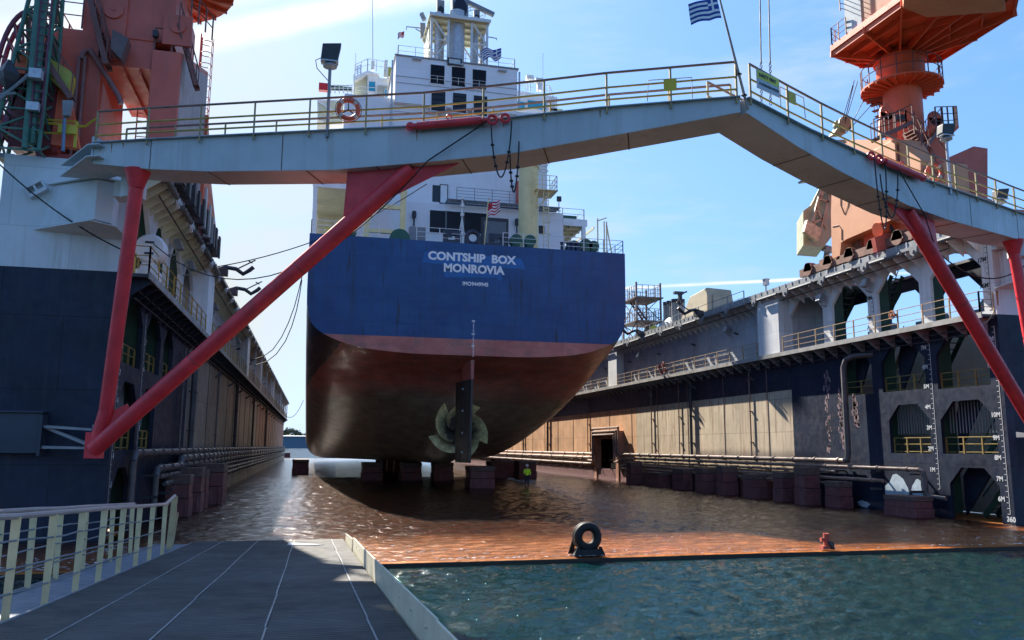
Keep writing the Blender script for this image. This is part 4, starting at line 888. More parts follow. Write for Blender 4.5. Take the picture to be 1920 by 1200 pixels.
for px in (776,968): 
    x=HP(px,400).x; b.tube((x,YA-.25,ZD+.3),(x,YA-.25,22.6),.07,8); b.lathe([(0,-.35),(.16,-.3),(.2,0),(.16,.3),(0,.35)],(x,YA-.28,22.8),10)
b.build('vent_pipe',dgr,ship,True)
# second tier: wide casing with right edge at px 1026
YC=68.
xc0=HP(640,330,YC).x; xc1=P(1026,330,YC).x; zc=33.6
b=MB(); b.box(xc0,xc1,YC,96,z2+.01,zc); b.build('casing',shipw,ship)
o_=rect(811,347,824,379,YC,'doorway',blu,.04); rect(826,347,838,381,YC,'door',white,.06,o_,dgr)
rect(967,343,978,393,YC,'red_cabinet',mat('fire_red',(.4,.05,.03),.4),.6)
# platform and ladder-like grating in front of the casing
b=MB(); a=P(838,385,YC-1.6); c=P(1040,403,YC-1.6); zq=23.9+.35
b.box(a.x,c.x+.5,YC-1.8,YC-.3,zq,zq+.05); rail(b,[(a.x+.8,YC-1.8,zq),(c.x-2.6,YC-1.8,zq)],1.1,(.25,.5,.75,1.),1.45,.02,.025)
n_=int((c.x-a.x)/.38)
for i in range(n_): b.bar((a.x+i*.38,YC-1.82,zq-.02),(a.x+(i+.5)*.38,YC-1.82,zq-.28),.04); b.bar((a.x+(i+.5)*.38,YC-1.82,zq-.28),(a.x+(i+1)*.38,YC-1.82,zq-.02),.04)
b.bar((a.x,YC-1.82,zq-.3),(c.x+.5,YC-1.82,zq-.3),.07); b.build('catwalk',gry,ship)
# funnel tower
T0=P(742.6,104,YC-.5); T1=P(970,131,YC-.5); zt=(T0.z+T1.z)/2; YF=YC-.5
b=MB(); b.box(T0.x,T1.x,YF,YF+8,zc-.5,zt); b.build('funnel_tower',shipw,ship)
b=MB(); b.box(T0.x-.12,T1.x+.12,YF-.1,YF+8,zt,zt+.12); b.build('tower_coaming',gry,ship)
b=MB(); rail(b,[(T0.x+.2,YF+2,zt+.1),(T0.x+.2,YF+.2,zt+.1),(T1.x-.2,YF+.2,zt+.1),(T1.x-.2,YF+3,zt+.1)],1.0,(.5,1.),1.6,.022,.028); b.build('tower_rail',wht,ship)
for px0,px1,py0,py1 in ((807.5,833,121,159),(847,872,125,164),(886,911,130,169)): louvre(px0,py0,px1,py1,YF,14)
for px0,px1,py0,py1 in ((809,834.5,170,210),(849,874,174,213),(888,913,179,219)): louvre(px0,py0,px1,py1,YF,4)
b=MB()
for px0,px1,py in ((807,833,141),(847,872,145),(886,911,150)):
    a=P(px0,py,YF-.12); c=P(px1,py+15,YF-.12); rail(b,[(a.x,YF-.12,c.z),(c.x,YF-.12,c.z)],a.z-c.z,(.5,1.),.6,.018,.02)
b.build('window_rail',wht,ship)
b=MB()
for z in (zt-1.9,zt-2.5,zt-5.2): b.tube((T0.x,YF-.05,z),(T1.x,YF-.05,z),.02,5)
b.build('grab_line',gry,ship)
b=MB()
for px,py in ((782,110),(862,121),(942,132)): 
    a=P(px,py,YF-.2); b.box(a.x-.4,a.x+.4,YF-.35,YF,a.z-.06,a.z+.03)
b.build('eyebrow_lamp',alu,ship)
b=MB(); x=T1.x+.25; b.tube((x,YF+.2,zc),(x,YF+.2,zt-.1),.09,8); b.tube((T0.x-.25,YF+.2,zc-3),(T0.x-.25,YF+.2,zt-.4),.1,8); b.build('downpipe',alu,ship,True)
# funnel frame
fx0=P(808,120,YF+.4).x; fx1=P(913,130,YF+.4).x; zf0=zt+.1; zf1=P(860,36,YF+.4).z; y0,y1=YF+.5,YF+5.2
b=MB(); xs_=[fx0,fx0+(fx1-fx0)*.3,fx0+(fx1-fx0)*.72,fx1]
for y in (y0,y1):
    for x in xs_: b.bar((x,y,zf0),(x,y,zf1),.2)
    for a,c in ((0,1),(2,3)):
        zm=(zf0+zf1)/2; b.bar((xs_[a],y,zf1),(xs_[c],y,zm),.12); b.bar((xs_[c],y,zm),(xs_[a],y,zf0),.12) if a==0 else b.bar((xs_[a],y,zm),(xs_[c],y,zf0),.12); b.bar((xs_[a],y,zm),(xs_[c],y,zm),.12)
for x in (xs_[0],xs_[3]):
    for y in (y0+1.5,y0+3.1): b.bar((x,y,zf0),(x,y,zf1),.14)
    b.bar((x,y0,zf0+1),(x,y1,zf1-.6),.1); b.bar((x,y0,(zf0+zf1)/2),(x,y1,(zf0+zf1)/2),.12)
b.build('funnel_frame',wht,ship)
b=MB(); b.box(fx0-.08,fx0+.02,y0+1.2,y1,zf0,zf1-.3); b.build('funnel_side_plate',cream,ship)
b=MB(); b.box(fx0-.25,fx1+.25,y0-.4,y1+.3,zf1,zf1+.1); 
for i in range(5): b.box(fx0-.2,fx1+.2,y0+i*1.1,y0+i*1.1+.08,zf1-.2,zf1)
b.build('funnel_roof',cream,ship)
b=MB(); b.box(fx0-.27,fx1+.27,y0-.46,y0-.4,zf1-.12,zf1+.18); b.build('roof_edge',wht,ship)
for px,rr,yy_ in ((821,.33,y0+1.4),(856.5,.72,y0+.9),(891,.27,y0+1.4),(905,.2,y0+2.2),(829,.2,y0+2.6)):
    x=P(px,80,yy_).x; b=MB(); b.tube((x,yy_,zf0),(x,yy_,zf1+1.2),rr,20); b.build('exhaust_pipe',alu,ship,True)
for px,rr,yy_,hh in ((826,.34,y0+1.4,1.7),(862,.75,y0+1,2.1),(894,.28,y0+1.4,1.2)):
    x=P(px,20,yy_).x; b=MB(); b.hexa([(x-rr,yy_-rr*.7,zf1+.1),(x+rr,yy_-rr*.7,zf1+.1),(x+rr,yy_+rr,zf1+.1),(x-rr,yy_+rr,zf1+.1)],[(x-rr,yy_-rr*.2,zf1+hh+.8),(x+rr,yy_-rr*.2,zf1+hh+.8),(x+rr,yy_+rr,zf1+hh+.8),(x-rr,yy_+rr,zf1+hh+.8)]); o_=b.build('exhaust_outlet',gry,ship)
    b=MB(); b.lathe([(0,-.04),(rr*.82,-.04),(rr*.82,.06),(0,.06)],(0,0,0),24,'y'); b.v=[V((v.x,v.y,v.z*1.6)) for v in b.v]; rotm=Matrix.Rotation(-math.atan2(rr*.5,hh+.7),3,'X'); b.v=[V((x,yy_-rr*.5,zf1+.15+hh*.55+.3))+rotm@v for v in b.v]; b.build('exhaust_mouth',lou,o_)
b=MB(); c=P(900,15,y0+2); b.bar(P(874,3,y0+1.6),P(926,28,y0+1.2),.32,.4); b.tube((c.x,y0+1.5,zf1),(c.x,y0+1.5,zf1+1.0),.16,8); b.build('radar_scanner',gry,ship)
b=MB(); b.torus(P(892,28,y0+1.2),.9,.03,'z',16,5); b.torus(P(892,22,y0+1.2),.9,.03,'z',16,5)
for t in range(8): 
    c=P(892,28,y0+1.2); b.bar(c+V((.9*math.cos(t*.785),.9*math.sin(t*.785),0)),c+V((.9*math.cos(t*.785),.9*math.sin(t*.785),.3)),.03)
b.build('radar_guard',gry,ship)
b=MB(); a=P(792,45,y1); b.bar(a,P(793,70,y1),.5); b.bar(P(790,25,y1),P(796,38,y1),.35); b.tube(P(762,50,y1),P(793,53,y1),.05,6); b.tube(P(779,54,y1),P(792,61,y1),.05,6); b.tube(P(762,50,y1),P(762,56,y1),.04,6); b.build('yard_arm',gry,ship)
b=MB(); b.tube(P(914,69,y0),P(931,72,y0),.045,6); b.tube(P(931,72,y0),P(931,75,y0),.04,6); b.build('yard_arm',gry,ship)
b=MB(); a=P(839,102,YF-.1); c=P(866,115,YF-.1); b.box(a.x,c.x,YF-.15,YF-.05,zt-.35,zt+.35); o_=b.build('tower_nameboard',dgr,ship); b=MB(); b.box(a.x+.15,c.x-.15,YF-.17,YF-.15,zt-.2,zt+.22); b.build('board_panel',mat('panel_pale',(.5,.52,.5),.5),o_)
# bridge deck and wings (further forward)
YB=82.
def pb_(pxs,Y,dy,name,m):
    b=MB(); b.ext([P(x,y,Y) for x,y in pxs],(0,dy,0)); return b.build(name,m,ship)
pb_([(595,187),(595,222),(612,233),(745,233),(745,187)],YB,3,'port_bridge_wing',shipw)
pb_([(597,190),(597,220),(613,231),(680,231),(680,205),(640,190)],YB-.05,.04,'wing_underside',cream)
b=MB(); b.bar(P(597,190,YB-.1),P(640,220,YB-.1),.25); b.build('wing_strut',wht,ship)
pb_([(662,130),(662,152),(690,138),(745,142),(745,187),(662,180)][0:0] or [(690,136),(690,187),(745,190),(745,150),(712,146),(709,138)],YB,4,'wheelhouse',shipw)
pb_([(664,143),(664,176),(690,186),(690,140)],YB+.5,3,'wheelhouse_screen',cream)
rect(692,153,703,172,YB,'window',bluw,.06,None,wht)
rect(722,168,742,184,YB-.3,'window',bluw,.06,None,wht)
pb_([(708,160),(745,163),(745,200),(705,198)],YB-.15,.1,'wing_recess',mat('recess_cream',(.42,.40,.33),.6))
b=MB(); a=P(662,128,YB); rail(b,[P(663,176,YB-.2),P(706,180,YB-.2)],.9,(.5,1.),1.2,.03,.03)
for px in (664,690): b.bar(P(px,180,YB-.1),P(px,140,YB-.1),.14)
b.build('wing_rail',wht,ship)
pb_([(664,151),(664,143),(690,132),(712,139),(690,138)],YB-.3,3,'monkey_island',white)
b=MB(); rail(b,[P(665,143,YB-.2),P(689,132,YB-.2)],1.3,(.5,1.),1.,.035,.035); rail(b,[P(689,132,YB-.2),P(722,137,YB-.2)],1.3,(.5,1.),1.,.035,.035); b.build('monkey_island_rail',wht,ship)
b=MB(); rail(b,[P(665,143,YB-.2),P(676,138,YB-.2)],1.0,(.2,.4,.6,.8,1.),.3,.03,.03); b.build('dodger',mat('dodger_blue',(.2,.3,.4),.5),ship)
b=MB(); a=P(699,132,YB); b.tube(a,P(698.5,-6,YB),.07,6,.03); b.tube(a,a+V((0,0,1.0)),.2,8); b.tube(P(667,141,YB),P(667,100,YB),.03,5); b.bar(P(722,145,YB),P(724,113,YB),.35,.2); b.build('whip_aerial',wht,ship)
rect(727,131,739,149,YB-.4,'yellow_locker',mat('locker_yellow',(.35,.34,.06),.5),.6,None,wht)
rect(598,159,615,174,YB-.2,'port_sidelight_board',mat('sidelight_red',(.50,.02,.02),.4),.6)
o_=rect(620,160,660,173,YB-.1,'wind_screen',mat('screen_green',(.02,.09,.05),.35),.1)
b=MB()
for i in range(6): b.bar(P(620+8*i,159,YB-.3),P(620+8*i,176,YB-.3),.09)
for py in (160,165,170): b.bar(P(618,py,YB-.3),P(660,py+.6,YB-.3),.07)
b.build('screen_frame',wht,o_)
pb_([(960,168),(1045,182),(1045,232),(960,232)],YB,3,'starboard_bridge_wing',shipw)
rect(989,188,1024,207,YB,'window',bluw,.06,None,wht); rect(970,190,984,206,YB-.05,'window',bluw,.06,None,wht)
b=MB(); rail(b,[P(968,168,YB),P(1030,180,YB)],1.2,(.5,1.),1.4,.03,.035); b.path([P(1030,180,YB)+V((0,0,1.2)),P(1034,170,YB),P(1037,190,YB),P(1037,205,YB)],.05,6)
for k in range(5): b.bar(P(1030,184+6*k,YB-.1),P(1037,184+6*k,YB-.1),.06)
b.build('wing_rail',wht,ship)
for px,py0,py1,w_ in ((994,171,150,.09),(1011,170,155,.5),):
    b=MB(); b.bar(P(px,py0,YB),P(px,py1,YB),w_); b.box(P(px,py1,YB).x-.45,P(px,py1,YB).x+.35,YB-.3,YB+.3,P(px,py1,YB).z,P(px,py1,YB).z+.45); b.build('searchlight',wht,ship)
b=MB(); b.tube(P(1018,170,YB),P(1018,100,YB),.035,5); b.tube(P(989,180,YB),P(985,165,YB),.04,5); b.build('whip_aerial',wht,ship)
pb_([(1030,202),(1056,205),(1052,208),(1032,208)],YB,1,'wing_awning',creamd)
# starboard lower deck top: liferaft, lamp
b=MB(); rail(b,[(xr-2,YA+.2,23.55),(XS+11.9,YA+.2,23.55),(XS+11.9,YA+8,23.55)],1.0,(.5,1.),2,.025,.03); b.build('canopy_rail',wht,ship)
b=MB(); c=V((XS+7.3,YA+1.2,24.1)); b.lathe([(0,-.8),(.45,-.75),(.55,-.3),(.55,.3),(.45,.75),(0,.8)],c,14,'x'); b.build('liferaft_canister',white,ship,True)
b=MB(); b.box(XS+8.3,XS+11.3,YA+.5,YA+2,23.55,24.0); b.build('green_hatch',grn,ship)
b=MB(); b.tube((XS+9.6,YA+.4,23.5),(XS+9.6,YA+.4,25.3),.035,6); b.box(XS+9.4,XS+9.8,YA+.25,YA+.45,25.2,25.65); b.build('deck_lamp',dgr,ship)
# port side red liferaft on canopy deck
b=MB(); a=P(591,325,YA); c=P(630,343,YA); b.box(a.x,c.x,YA-.6,YA+.4,24.75,25.9); b.build('red_raft_box',mat('fire_red',(.5,.05,.03),.4),ship,bev=.15)
b=MB(); rail(b,[(XS-11.8,YA-2.1,24.75),(xl+1.5,YA-2.1,24.75)],1.1,(.33,.66,1.),1.5,.025,.03); b.build('canopy_rail',wht,ship)
# cream crane post with platform, ladder
cx_=P(991,400,YT+2.6).x; cy=YT+2.6; b=MB(); b.tube((cx_,cy,ZD),(cx_,cy,26.2),.8,24); b.tube((cx_,cy,26.2),(cx_,cy,26.5),.8,24,1.02); b.tube((cx_,cy,26.5),(cx_,cy,28.5),1.02,24)
for z in (25.4,26.0): b.torus((cx_,cy,z),.86,.05,'z',24,6)
b.build('deck_crane_post',creamd,ship,True)
b=MB(); zz=23.3; b.hexa([(cx_+.3,cy-1.2,zz),(cx_+2.1,cy-1.2,zz),(cx_+2.1,cy+.9,zz),(cx_+.3,cy+.9,zz)],[(cx_+.3,cy-1.2,zz+.06),(cx_+2.1,cy-1.2,zz+.06),(cx_+2.1,cy+.9,zz+.06),(cx_+.3,cy+.9,zz+.06)]); rail(b,[(cx_+.2,cy-1.2,zz),(cx_+2.0,cy-1.2,zz),(cx_+2.1,cy+.8,zz)],1.2,(.33,.66,1.),.7,.025,.025)
b.bar((cx_+.6,cy-.6,zz-1.3),(cx_+1.6,cy-.9,zz),.09); b.bar((cx_+.1,cy-.9,zz-1.1),(cx_+.5,cy-1.1,zz),.09)
for dx in (.95,1.35): b.bar((cx_+dx,cy-1.0,ZD+.2),(cx_+dx,cy-1.0,zz),.05)
z=ZD+.4
while z<zz: b.bar((cx_+.95,cy-1.0,z),(cx_+1.35,cy-1.0,z),.035); z+=.3
z=ZD+1.5
while z<zz-.5: b.torus((cx_+1.15,cy-1.2,z),.33,.02,'z',10,4); z+=1.0
for k in range(3): b.torus((cx_+1.2,cy-.2,25.2+k*.5),.35,.03,'z',12,4)
b.build('crane_post_ladder',creamd,ship)
# davit frame port
b=MB(); Yd=YT+4
for px,pt in ((686,330),(754,362)):
    a=P(px,455,Yd); c=P(px-2,pt,Yd); b.bar(V((a.x,Yd,ZD)),V((a.x,Yd,c.z)),.42)
    b.hexa([(a.x-.3,Yd-.2,c.z),(a.x+.3,Yd-.2,c.z),(a.x+.3,Yd+.2,c.z),(a.x-.3,Yd+.2,c.z)],[(a.x-.12,Yd-.2,c.z+1.0),(a.x+.06,Yd-.2,c.z+1.0),(a.x+.06,Yd+.2,c.z+1.0),(a.x-.12,Yd+.2,c.z+1.0)])
a0=P(686,385,Yd);c0=P(754,392,Yd); 
for z in (P(720,388,Yd).z,P(720,434,Yd).z): b.bar((a0.x,Yd,z),(c0.x,Yd,z),.3)
b.build('lifeboat_davit',creamd,ship)
lb=thing('lifeboat','bright orange red lifeboat hanging in its cradle behind the red brace','lifeboat',tuple(P(700,360,Yd+1.5)))
b=MB(); c=P(706,350,Yd+1.5); b.lathe([(0,-2.2),(.5,-2.0),(.95,-1.2),(1.05,0),(.95,1.4),(.5,2.3),(0,2.6)],c,18,'y'); b.build('boat_hull',mat('lifeboat_orange',(.62,.10,.04),.35),lb,True)
b=MB(); b.lathe([(0,-1.2),(.45,-1.1),(.6,0),(.45,1.3),(0,1.5)],c+V((0,0,.75)),12,'y'); b.build('canopy',mat('lifeboat_orange',(.62,.10,.04),.35),lb,True)
# flags on the ship
def flag(name,label,px,Y,w_,h_,kind,pole=None,slope=-.2):
    t=thing(name,label,'flag',tuple(P(*px,Y)))
    o=P(*px,Y); nx,nz=18,9
    def pt(i,j,dy=0): 
        f=i/nx; return o+V((-w_*f if kind!='small' else w_*f, .18*w_*math.sin(f*7)+dy, slope*w_*f - h_*j/nz+.05*w_*math.sin(f*9+j*.3)))
    b=MB(); bl=MB()
    for i in range(nx):
        for j in range(nz):
            if kind=='greek':
                bluec=(j%2==0)
                if j<5 and i<7: bluec=not (j==2 or i==3)
            else: bluec=(j%2==0) if not (j<4 and i<7) else True
            (bl if bluec else b).add([pt(i,j),pt(i+1,j),pt(i+1,j+1),pt(i,j+1)],[(0,1,2,3)])
    cloth2(b,bl,mat('flag_white',(.75,.75,.73),.8,var=.05),mat('flag_blue',(.02,.06,.28),.8,var=.1) if kind=='greek' else mat('flag_red',(.45,.02,.04),.8,var=.1),t)
    return t
flag('flag','small blue and white striped flag flying beside the ship funnel frame',(940,90),y0,1.9,1.0,'greek',slope=-.25)
fp=thing('ensign_staff','thin cream flagpole leaning on the ship stern rail','flagpole',tuple(V((P(908,465,YT+.5).x,YT+.5,ZD))))
b=MB(); b.tube(V((P(908,465,YT+.5).x,YT+.5,ZD)),P(916,373,YT+.5),.05,8); b.build('staff',creamd,fp,True); b=MB(); b.lathe([(0,-.08),(.08,0),(0,.08)],P(916,373,YT+.5),8); b.build('truck',org,fp)
flag('flag','small red and white striped ensign drooping from the staff at the ship stern',(914,383),YT+.5,-.95,1.0,'stripe',slope=-.45)
flag('flag','tiny red and white signal flag on the port yard of the ship',(758,58),y1,.6,.6,'stripe',slope=-.5)
# ---------------- swing gangway ----------------
PK=V((11.65,19.8,0))
def leaf(A,s,label,Y0,Xi):
    A=V(A); d=(PK-A); Ln=d.length; u=d.normalized(); nb=V((-u.y,u.x,0)); 
    if nb.y<0: nb=-nb
    Wd=1.35
    t_=thing('swing_gangway',label,'footbridge',(A.x,A.y,12.4))
    def G(t,z,b=0): return A+u*(Ln*t)+nb*b+V((0,0,z))
    top=[(0,13.1),(.1,13.1),(.3,13.05),(.54,12.98),(.67,13.06),(.8,13.2),(.995,13.27)] if s<0 else [(0,13.5),(.1,13.4),(.25,13.28),(.5,13.06),(.7,13.05),(.85,13.1),(.995,13.27)]
    bot=[(.995,12.84),(.89,12.55),(.78,12.25),(.67,11.97),(.55,11.85),(.4,11.76),(.2,11.93),(.1,12.12),(0,12.42)] if s<0 else [(.995,12.84),(.87,12.42),(.75,12.15),(.62,11.98),(.55,11.88),(.4,11.9),(.22,12.08),(.1,12.2),(0,12.42)]
    b=MB(); b.prism([G(t,z) for t,z in top+bot],[G(t,z,Wd) for t,z in top+bot]); b.build('box_girder',gird,t_,bev=.012)
    b=MB()
    for (t0,z0),(t1,z1) in zip(top[:-1],top[1:]): 
        b.bar(G(t0,z0+.015,-.06),G(t1,z1+.015,-.06),.14,.03); b.bar(G(t0,z0+.015,Wd+.06),G(t1,z1+.015,Wd+.06),.14,.03)
    b.build('deck_flange',girde,t_)
    def zt_(t): return float(np.interp(t,[a for a,_ in top],[z for _,z in top]))
    def zb_(t): return float(np.interp(t,[a for a,_ in bot[::-1]],[z for _,z in bot[::-1]]))
    b=MB()
    for t in ((.1,.32) if s<0 else (.08,.3)): b.hexa([G(t-.0007,zb_(t)+.01,-.008),G(t+.0007,zb_(t)+.01,-.008),G(t+.0007,zt_(t)-.01,-.008),G(t-.0007,zt_(t)-.01,-.008)],[G(t-.0007,zb_(t)+.01,-.0),G(t+.0007,zb_(t)+.01,-.0),G(t+.0007,zt_(t)-.01,-.0),G(t-.0007,zt_(t)-.01,-.0)])
    for t in (.2,.36,.47,.6,.72,.84): b.bar(G(t,zb_(t)-.008,0),G(t,zb_(t)-.008,Wd),.04,.012)
    b.build('weld_seam',mat('seam_rust',(.14,.10,.08),.7,vs=6),t_)
    # rust runs below the rail feet
    b=MB()
    for t in (.01,.03,.05,.39,.53,.66,.8) if s<0 else (.1,.35,.6): 
        h=random.uniform(.15,.5); z=zt_(t)
        b.hexa([G(t,z-.02,-.006),G(t+.0025,z-.02,-.006),G(t+.0015,z-h,-.006),G(t+.001,z-h,-.006)],[G(t,z-.02,-.003),G(t+.0025,z-.02,-.003),G(t+.0015,z-h,-.003),G(t+.001,z-h,-.003)])
    b.build('rust_run',mat('rust_run',(.30,.15,.06),.7),t_)
    # rails front and back
    N=11
    for bb,nm in ((-.08,'front_rail'),(Wd+.08,'back_rail')):
        b=MB(); pts=[G(i/N*.985+.005,zt_(i/N*.985+.005),bb) for i in range(N+1)]
        for i,p in enumerate(pts):
            b.bar(p-V((0,0,.18)),p+V((0,0,1.08)),.055); 
            if i<N: m_=p.lerp(pts[i+1],.42); b.bar(m_,m_+V((0,0,.58)),.035) if bb>0 else None
        o=b.build('rail_post',rpost,t_)
        b=MB()
        for i in range(N): b.tube(pts[i]+V((0,0,1.08)),pts[i+1]+V((0,0,1.08)),.036,6)
        b.build('top_bar',mat('rail_brown',(.20,.11,.075),.5,var=.25,vs=4),t_)
        b=MB()
        for i in range(N):
            for h in (.24,.62): b.tube(pts[i]+V((0,0,h)),pts[i+1]+V((0,0,h)),.03,6)
        b.build('mid_bar',yel,t_)
    # red raking brace and post
    foot=V((Xi-s*(-.05)+s*0,Y0-1.8,3.1)); foot=V((Xi+(-s)*.0,Y0-2.1,3.15))
    post_top=G(.07,zb_(.07)-.0,.3); b=MB()
    knee=V((foot.x+(-s)*.28,foot.y-.1,4.4))
    b.tube(knee,post_top-V((0,0,.6)),.225,18); b.tube(post_top-V((0,0,.62)),post_top,.225,18,.42); b.tube(knee,foot+V((0,0,.1)),.225,18,.2); b.build('red_post',red,t_,True)
    hd=G(.52,zb_(.52)-.02,.35); b=MB(); b.tube(foot,hd,.265,22); b.build('red_brace',red,t_,True); fb=MB(); [fb.tube(foot.lerp(hd,f)-(hd-foot).normalized()*.03,foot.lerp(hd,f)+(hd-foot).normalized()*.03,.272,20) for f in (.33,.66)]; fb.build('weld_band',mat('red_weld',(.40,.05,.05),.5,var=.3,vs=8,rust=.2),t_,True)
    b=MB(); dd=(hd-foot).normalized()
    b.prism([hd+V((0,-.03,0))-u*2.1+V((0,0,-.0)),hd+u*1.6+V((0,-.03,.12)),hd-dd*1.5+u*.35+V((0,-.03,0)),hd-dd*2.6-u*.25+V((0,-.03,-.1))],[hd+V((0,.03,0))-u*2.1,hd+u*1.6+V((0,.03,.12)),hd-dd*1.5+u*.35+V((0,.03,0)),hd-dd*2.6-u*.25+V((0,.03,-.1))])
    b.prism([foot+V((0,-.03,1.0)),foot+V((-s*.9,-.03,1.5)),foot+V((-s*1.0,-.03,1.15)),foot+V((0,-.03,.3))],[foot+V((0,.03,1.0)),foot+V((-s*.9,.03,1.5)),foot+V((-s*1.0,.03,1.15)),foot+V((0,.03,.3))])
    b.build('gusset',red,t_)
    b=MB(); b.box(foot.x-.28,foot.x+.2,foot.y-.1,foot.y+.5,2.85,3.7); b.build('foot_plate',red,t_,bev=.02)
    # hinge cheeks at the wing
    b=MB(); 
    for z in (12.55,12.95): b.prism([G(-.0,z,-.3),G(.02,z,-.3),G(.02,z,Wd),G(-.05,z,Wd+.6),G(-.11,z,Wd)],[G(-.0,z+.04,-.3),G(.02,z+.04,-.3),G(.02,z+.04,Wd),G(-.05,z+.04,Wd+.6),G(-.11,z+.04,Wd)])
    b.hexa([G(-.004,12.5,-.02),G(0,12.5,-.02),G(0,12.5,Wd),G(-.004,12.5,Wd)],[G(-.004,13.35,-.02),G(0,13.35,-.02),G(0,13.35,Wd),G(-.004,13.35,Wd)])
    b.build('hinge_cheek',gird,t_)
    # hydraulic cylinder on the face
    c0,c1=(.535,.63) if s<0 else (.52,.64)
    b=MB(); p=G(c0,zt_(c0)-.05,-.22); q=G(c1,zt_(c1)-.05,-.22); b.tube(p,q,.12,16); b.tube(p-u*.22,p,.09,10); b.tube(p-u*.3,p-u*.15,.1,10,.04); b.tube(q,q+u*.25,.07,10); 
    cy_=b.build('hydraulic_ram',red,t_,True); b=MB(); b.torus(p.lerp(q,.5)+V((0,0,.2)),.08,.02,'y',12,5); b.torus(p-u*.22,.11,.04,'y',12,5); b.torus(q+u*.35,.13,.05,'y',12,6); b.torus(G(c1+.035,zt_(c1)-.0,-.15),.12,.05,'y',12,6); b.build('shackle',red,cy_,True)
    # slack cable loops
    def loop(a,c,sg,nm='cable_loop'):
        b=MB(); pts=[a.lerp(c,i/24)-V((0,0,sg*math.sin(math.pi*i/24)**.62)) for i in range(25)]; b.path(pts,.022,6)
        for k in (2,4,6,19,21): b.tube(pts[k]-V((.05,0,0)),pts[k]+V((.05,0,0)),.035,6)
        b.build(nm,rope,t_,True)
    if s<0:
        loop(G(.645,zt_(.64)-.1,-.25),G(.675,zt_(.67)-.15,-.2),1.75); loop(G(.672,11.9,-.1),G(.685,12.3,-.1),1.35,'cable_loop')
        b=MB(); a=G(.64,zt_(.64)-.1,-.25); c=G(.55,zb_(.55),-.1); b.path([a,a.lerp(c,.5),c],.022,6); b.path(cat_(c,V((-6.3,33,13.2))+V((0,0,-2.2)),2.4),.02,6); b.build('stay_cable',rope,t_,True)
    else:
        loop(G(c1+.0,zt_(c1)-.1,-.25),G(c1+.035,zt_(c1)-.1,-.25),2.4); loop(G(.6,zt_(.6)-.2,-.25),G(.66,zt_(.66)-.6,-.25),1.6)
        b=MB(); a=G(.6,zt_(.6)-.1,-.25); c=G(.5,zb_(.5)-.2,-.1); b.path([a,a.lerp(c,.5),c],.022,6); b.path(cat_(c,V((29.9,30,9.6)),2.0),.02,6); b.build('stay_cable',rope,t_,True)
    return t_,G,zt_
gird=mat('gangway_grey',(.48,.50,.51),.45,var=.12,vs=.5,streak=.8,sc=(.33,.30,.25),rust=.06,rc=(.28,.22,.17),plates=(3.7,9),pd=.85)
girde=mat('gangway_edge',(.30,.33,.36),.5,var=.3,vs=3,rust=.3)
rpost=mat('rail_post_olive',(.30,.23,.11),.5,var=.3,vs=5,rust=.2)
GL,GLf,zl=leaf((-7.4,28.0,0),-1,'left leaf of the grey swing footbridge, longer looking, with life ring and red ram',31.3,-6.9)
GR,GRf,zrf=leaf((30.6,28.3,0),1,'right leaf of the grey swing footbridge, dropping towards the right dock wing',30.5,30.5)
# things on the gangway
def liferingat(c,label,ax):
    t=thing('life_ring',label,'life ring',tuple(c)); b=MB(); b.torus(c,.30,.075,'y',32,10); o=b.build('ring',org,t,True)
    b=MB()
    for k in range(4):
        a=R(45+90*k); p=c+V((.3*math.cos(a),0,.3*math.sin(a))); b.torus(p,.08,.006,'y',4,4); dd=V((-math.sin(a),0,math.cos(a)))*.05; b.tube(p-dd,p+dd,.081,10)
    b.build('band',mat('ring_band',(.6,.45,.38),.5),t,True)
    b=MB(); b.torus(c+V((0,-.02,-.01)),.40,.012,'y',28,5); 
    for a in (90,215,325): b.bar(c,c+V((.3*math.cos(R(a)),.05,.3*math.sin(R(a)))),.03)
    b.build('grab_rope',rope,t)
    return t
liferingat(GLf(.427,13.62,-.2),'orange life ring hung on the rail of the left footbridge leaf','')
t=liferingat(GRf(.427,13.7,.1)+V((0,0,0)),'orange life ring hung on the sloping right footbridge leaf','')
def lamp(p,h,label,big=.42,tilt=1):
    t=thing('flood_lamp_post',label,'floodlight',tuple(p)); b=MB(); b.tube(p-V((0,0,.2)),p+V((0,0,h)),.05,8); b.build('post',alu if tilt<0 else gry,t,True)
    b=MB(); b.lathe([(0,-.1),(.1,-.08),(.22,-.02),(.22,.02),(.08,.12),(0,.12)],p+V((0,0,h)),14); b.build('mount',gry,t,True)
    c=p+V((0,0,h+.16)); b=MB(); b.hexa([c+V((-.3,-.16,0)),c+V((.22,-.16,0)),c+V((.22,.16,0)),c+V((-.3,.16,0))],[c+V((-.26,-.2,big+.08)),c+V((.32,-.2,big+.16)),c+V((.32,.14,big+.16)),c+V((-.26,.14,big+.08))]); hd=b.build('lamp_head',dgr,t,bev=.02)
    b=MB(); b.hexa([c+V((-.24,.165,.06)),c+V((.18,.165,.06)),c+V((.26,.155,big)),c+V((-.2,.155,big))],[c+V((-.24,.175,.06)),c+V((.18,.175,.06)),c+V((.26,.165,big)),c+V((-.2,.165,big))]); b.build('glass',alu,hd)
    b=MB(); b.path([c+V((-.28,-.1,.05)),c+V((-.45,-.1,-.05)),c+V((-.4,-.08,-.3)),p+V((-.05,-.05,h-.5))],.014,5); b.build('lead',rope,t)
    b=MB(); b.box(c.x-.28,c.x+.25,c.y-.18,c.y+.16,c.z-.05,c.z-.01); b.build('stirrup',alu,t); return t
lamp(GLf(.392,13.02,-.05),2.15,'black floodlight on a thin steel post, left part of the footbridge')
lamp(GRf(.385,13.15,-.05),2.0,'grey floodlight on a post beside the right life ring',.3,-1)
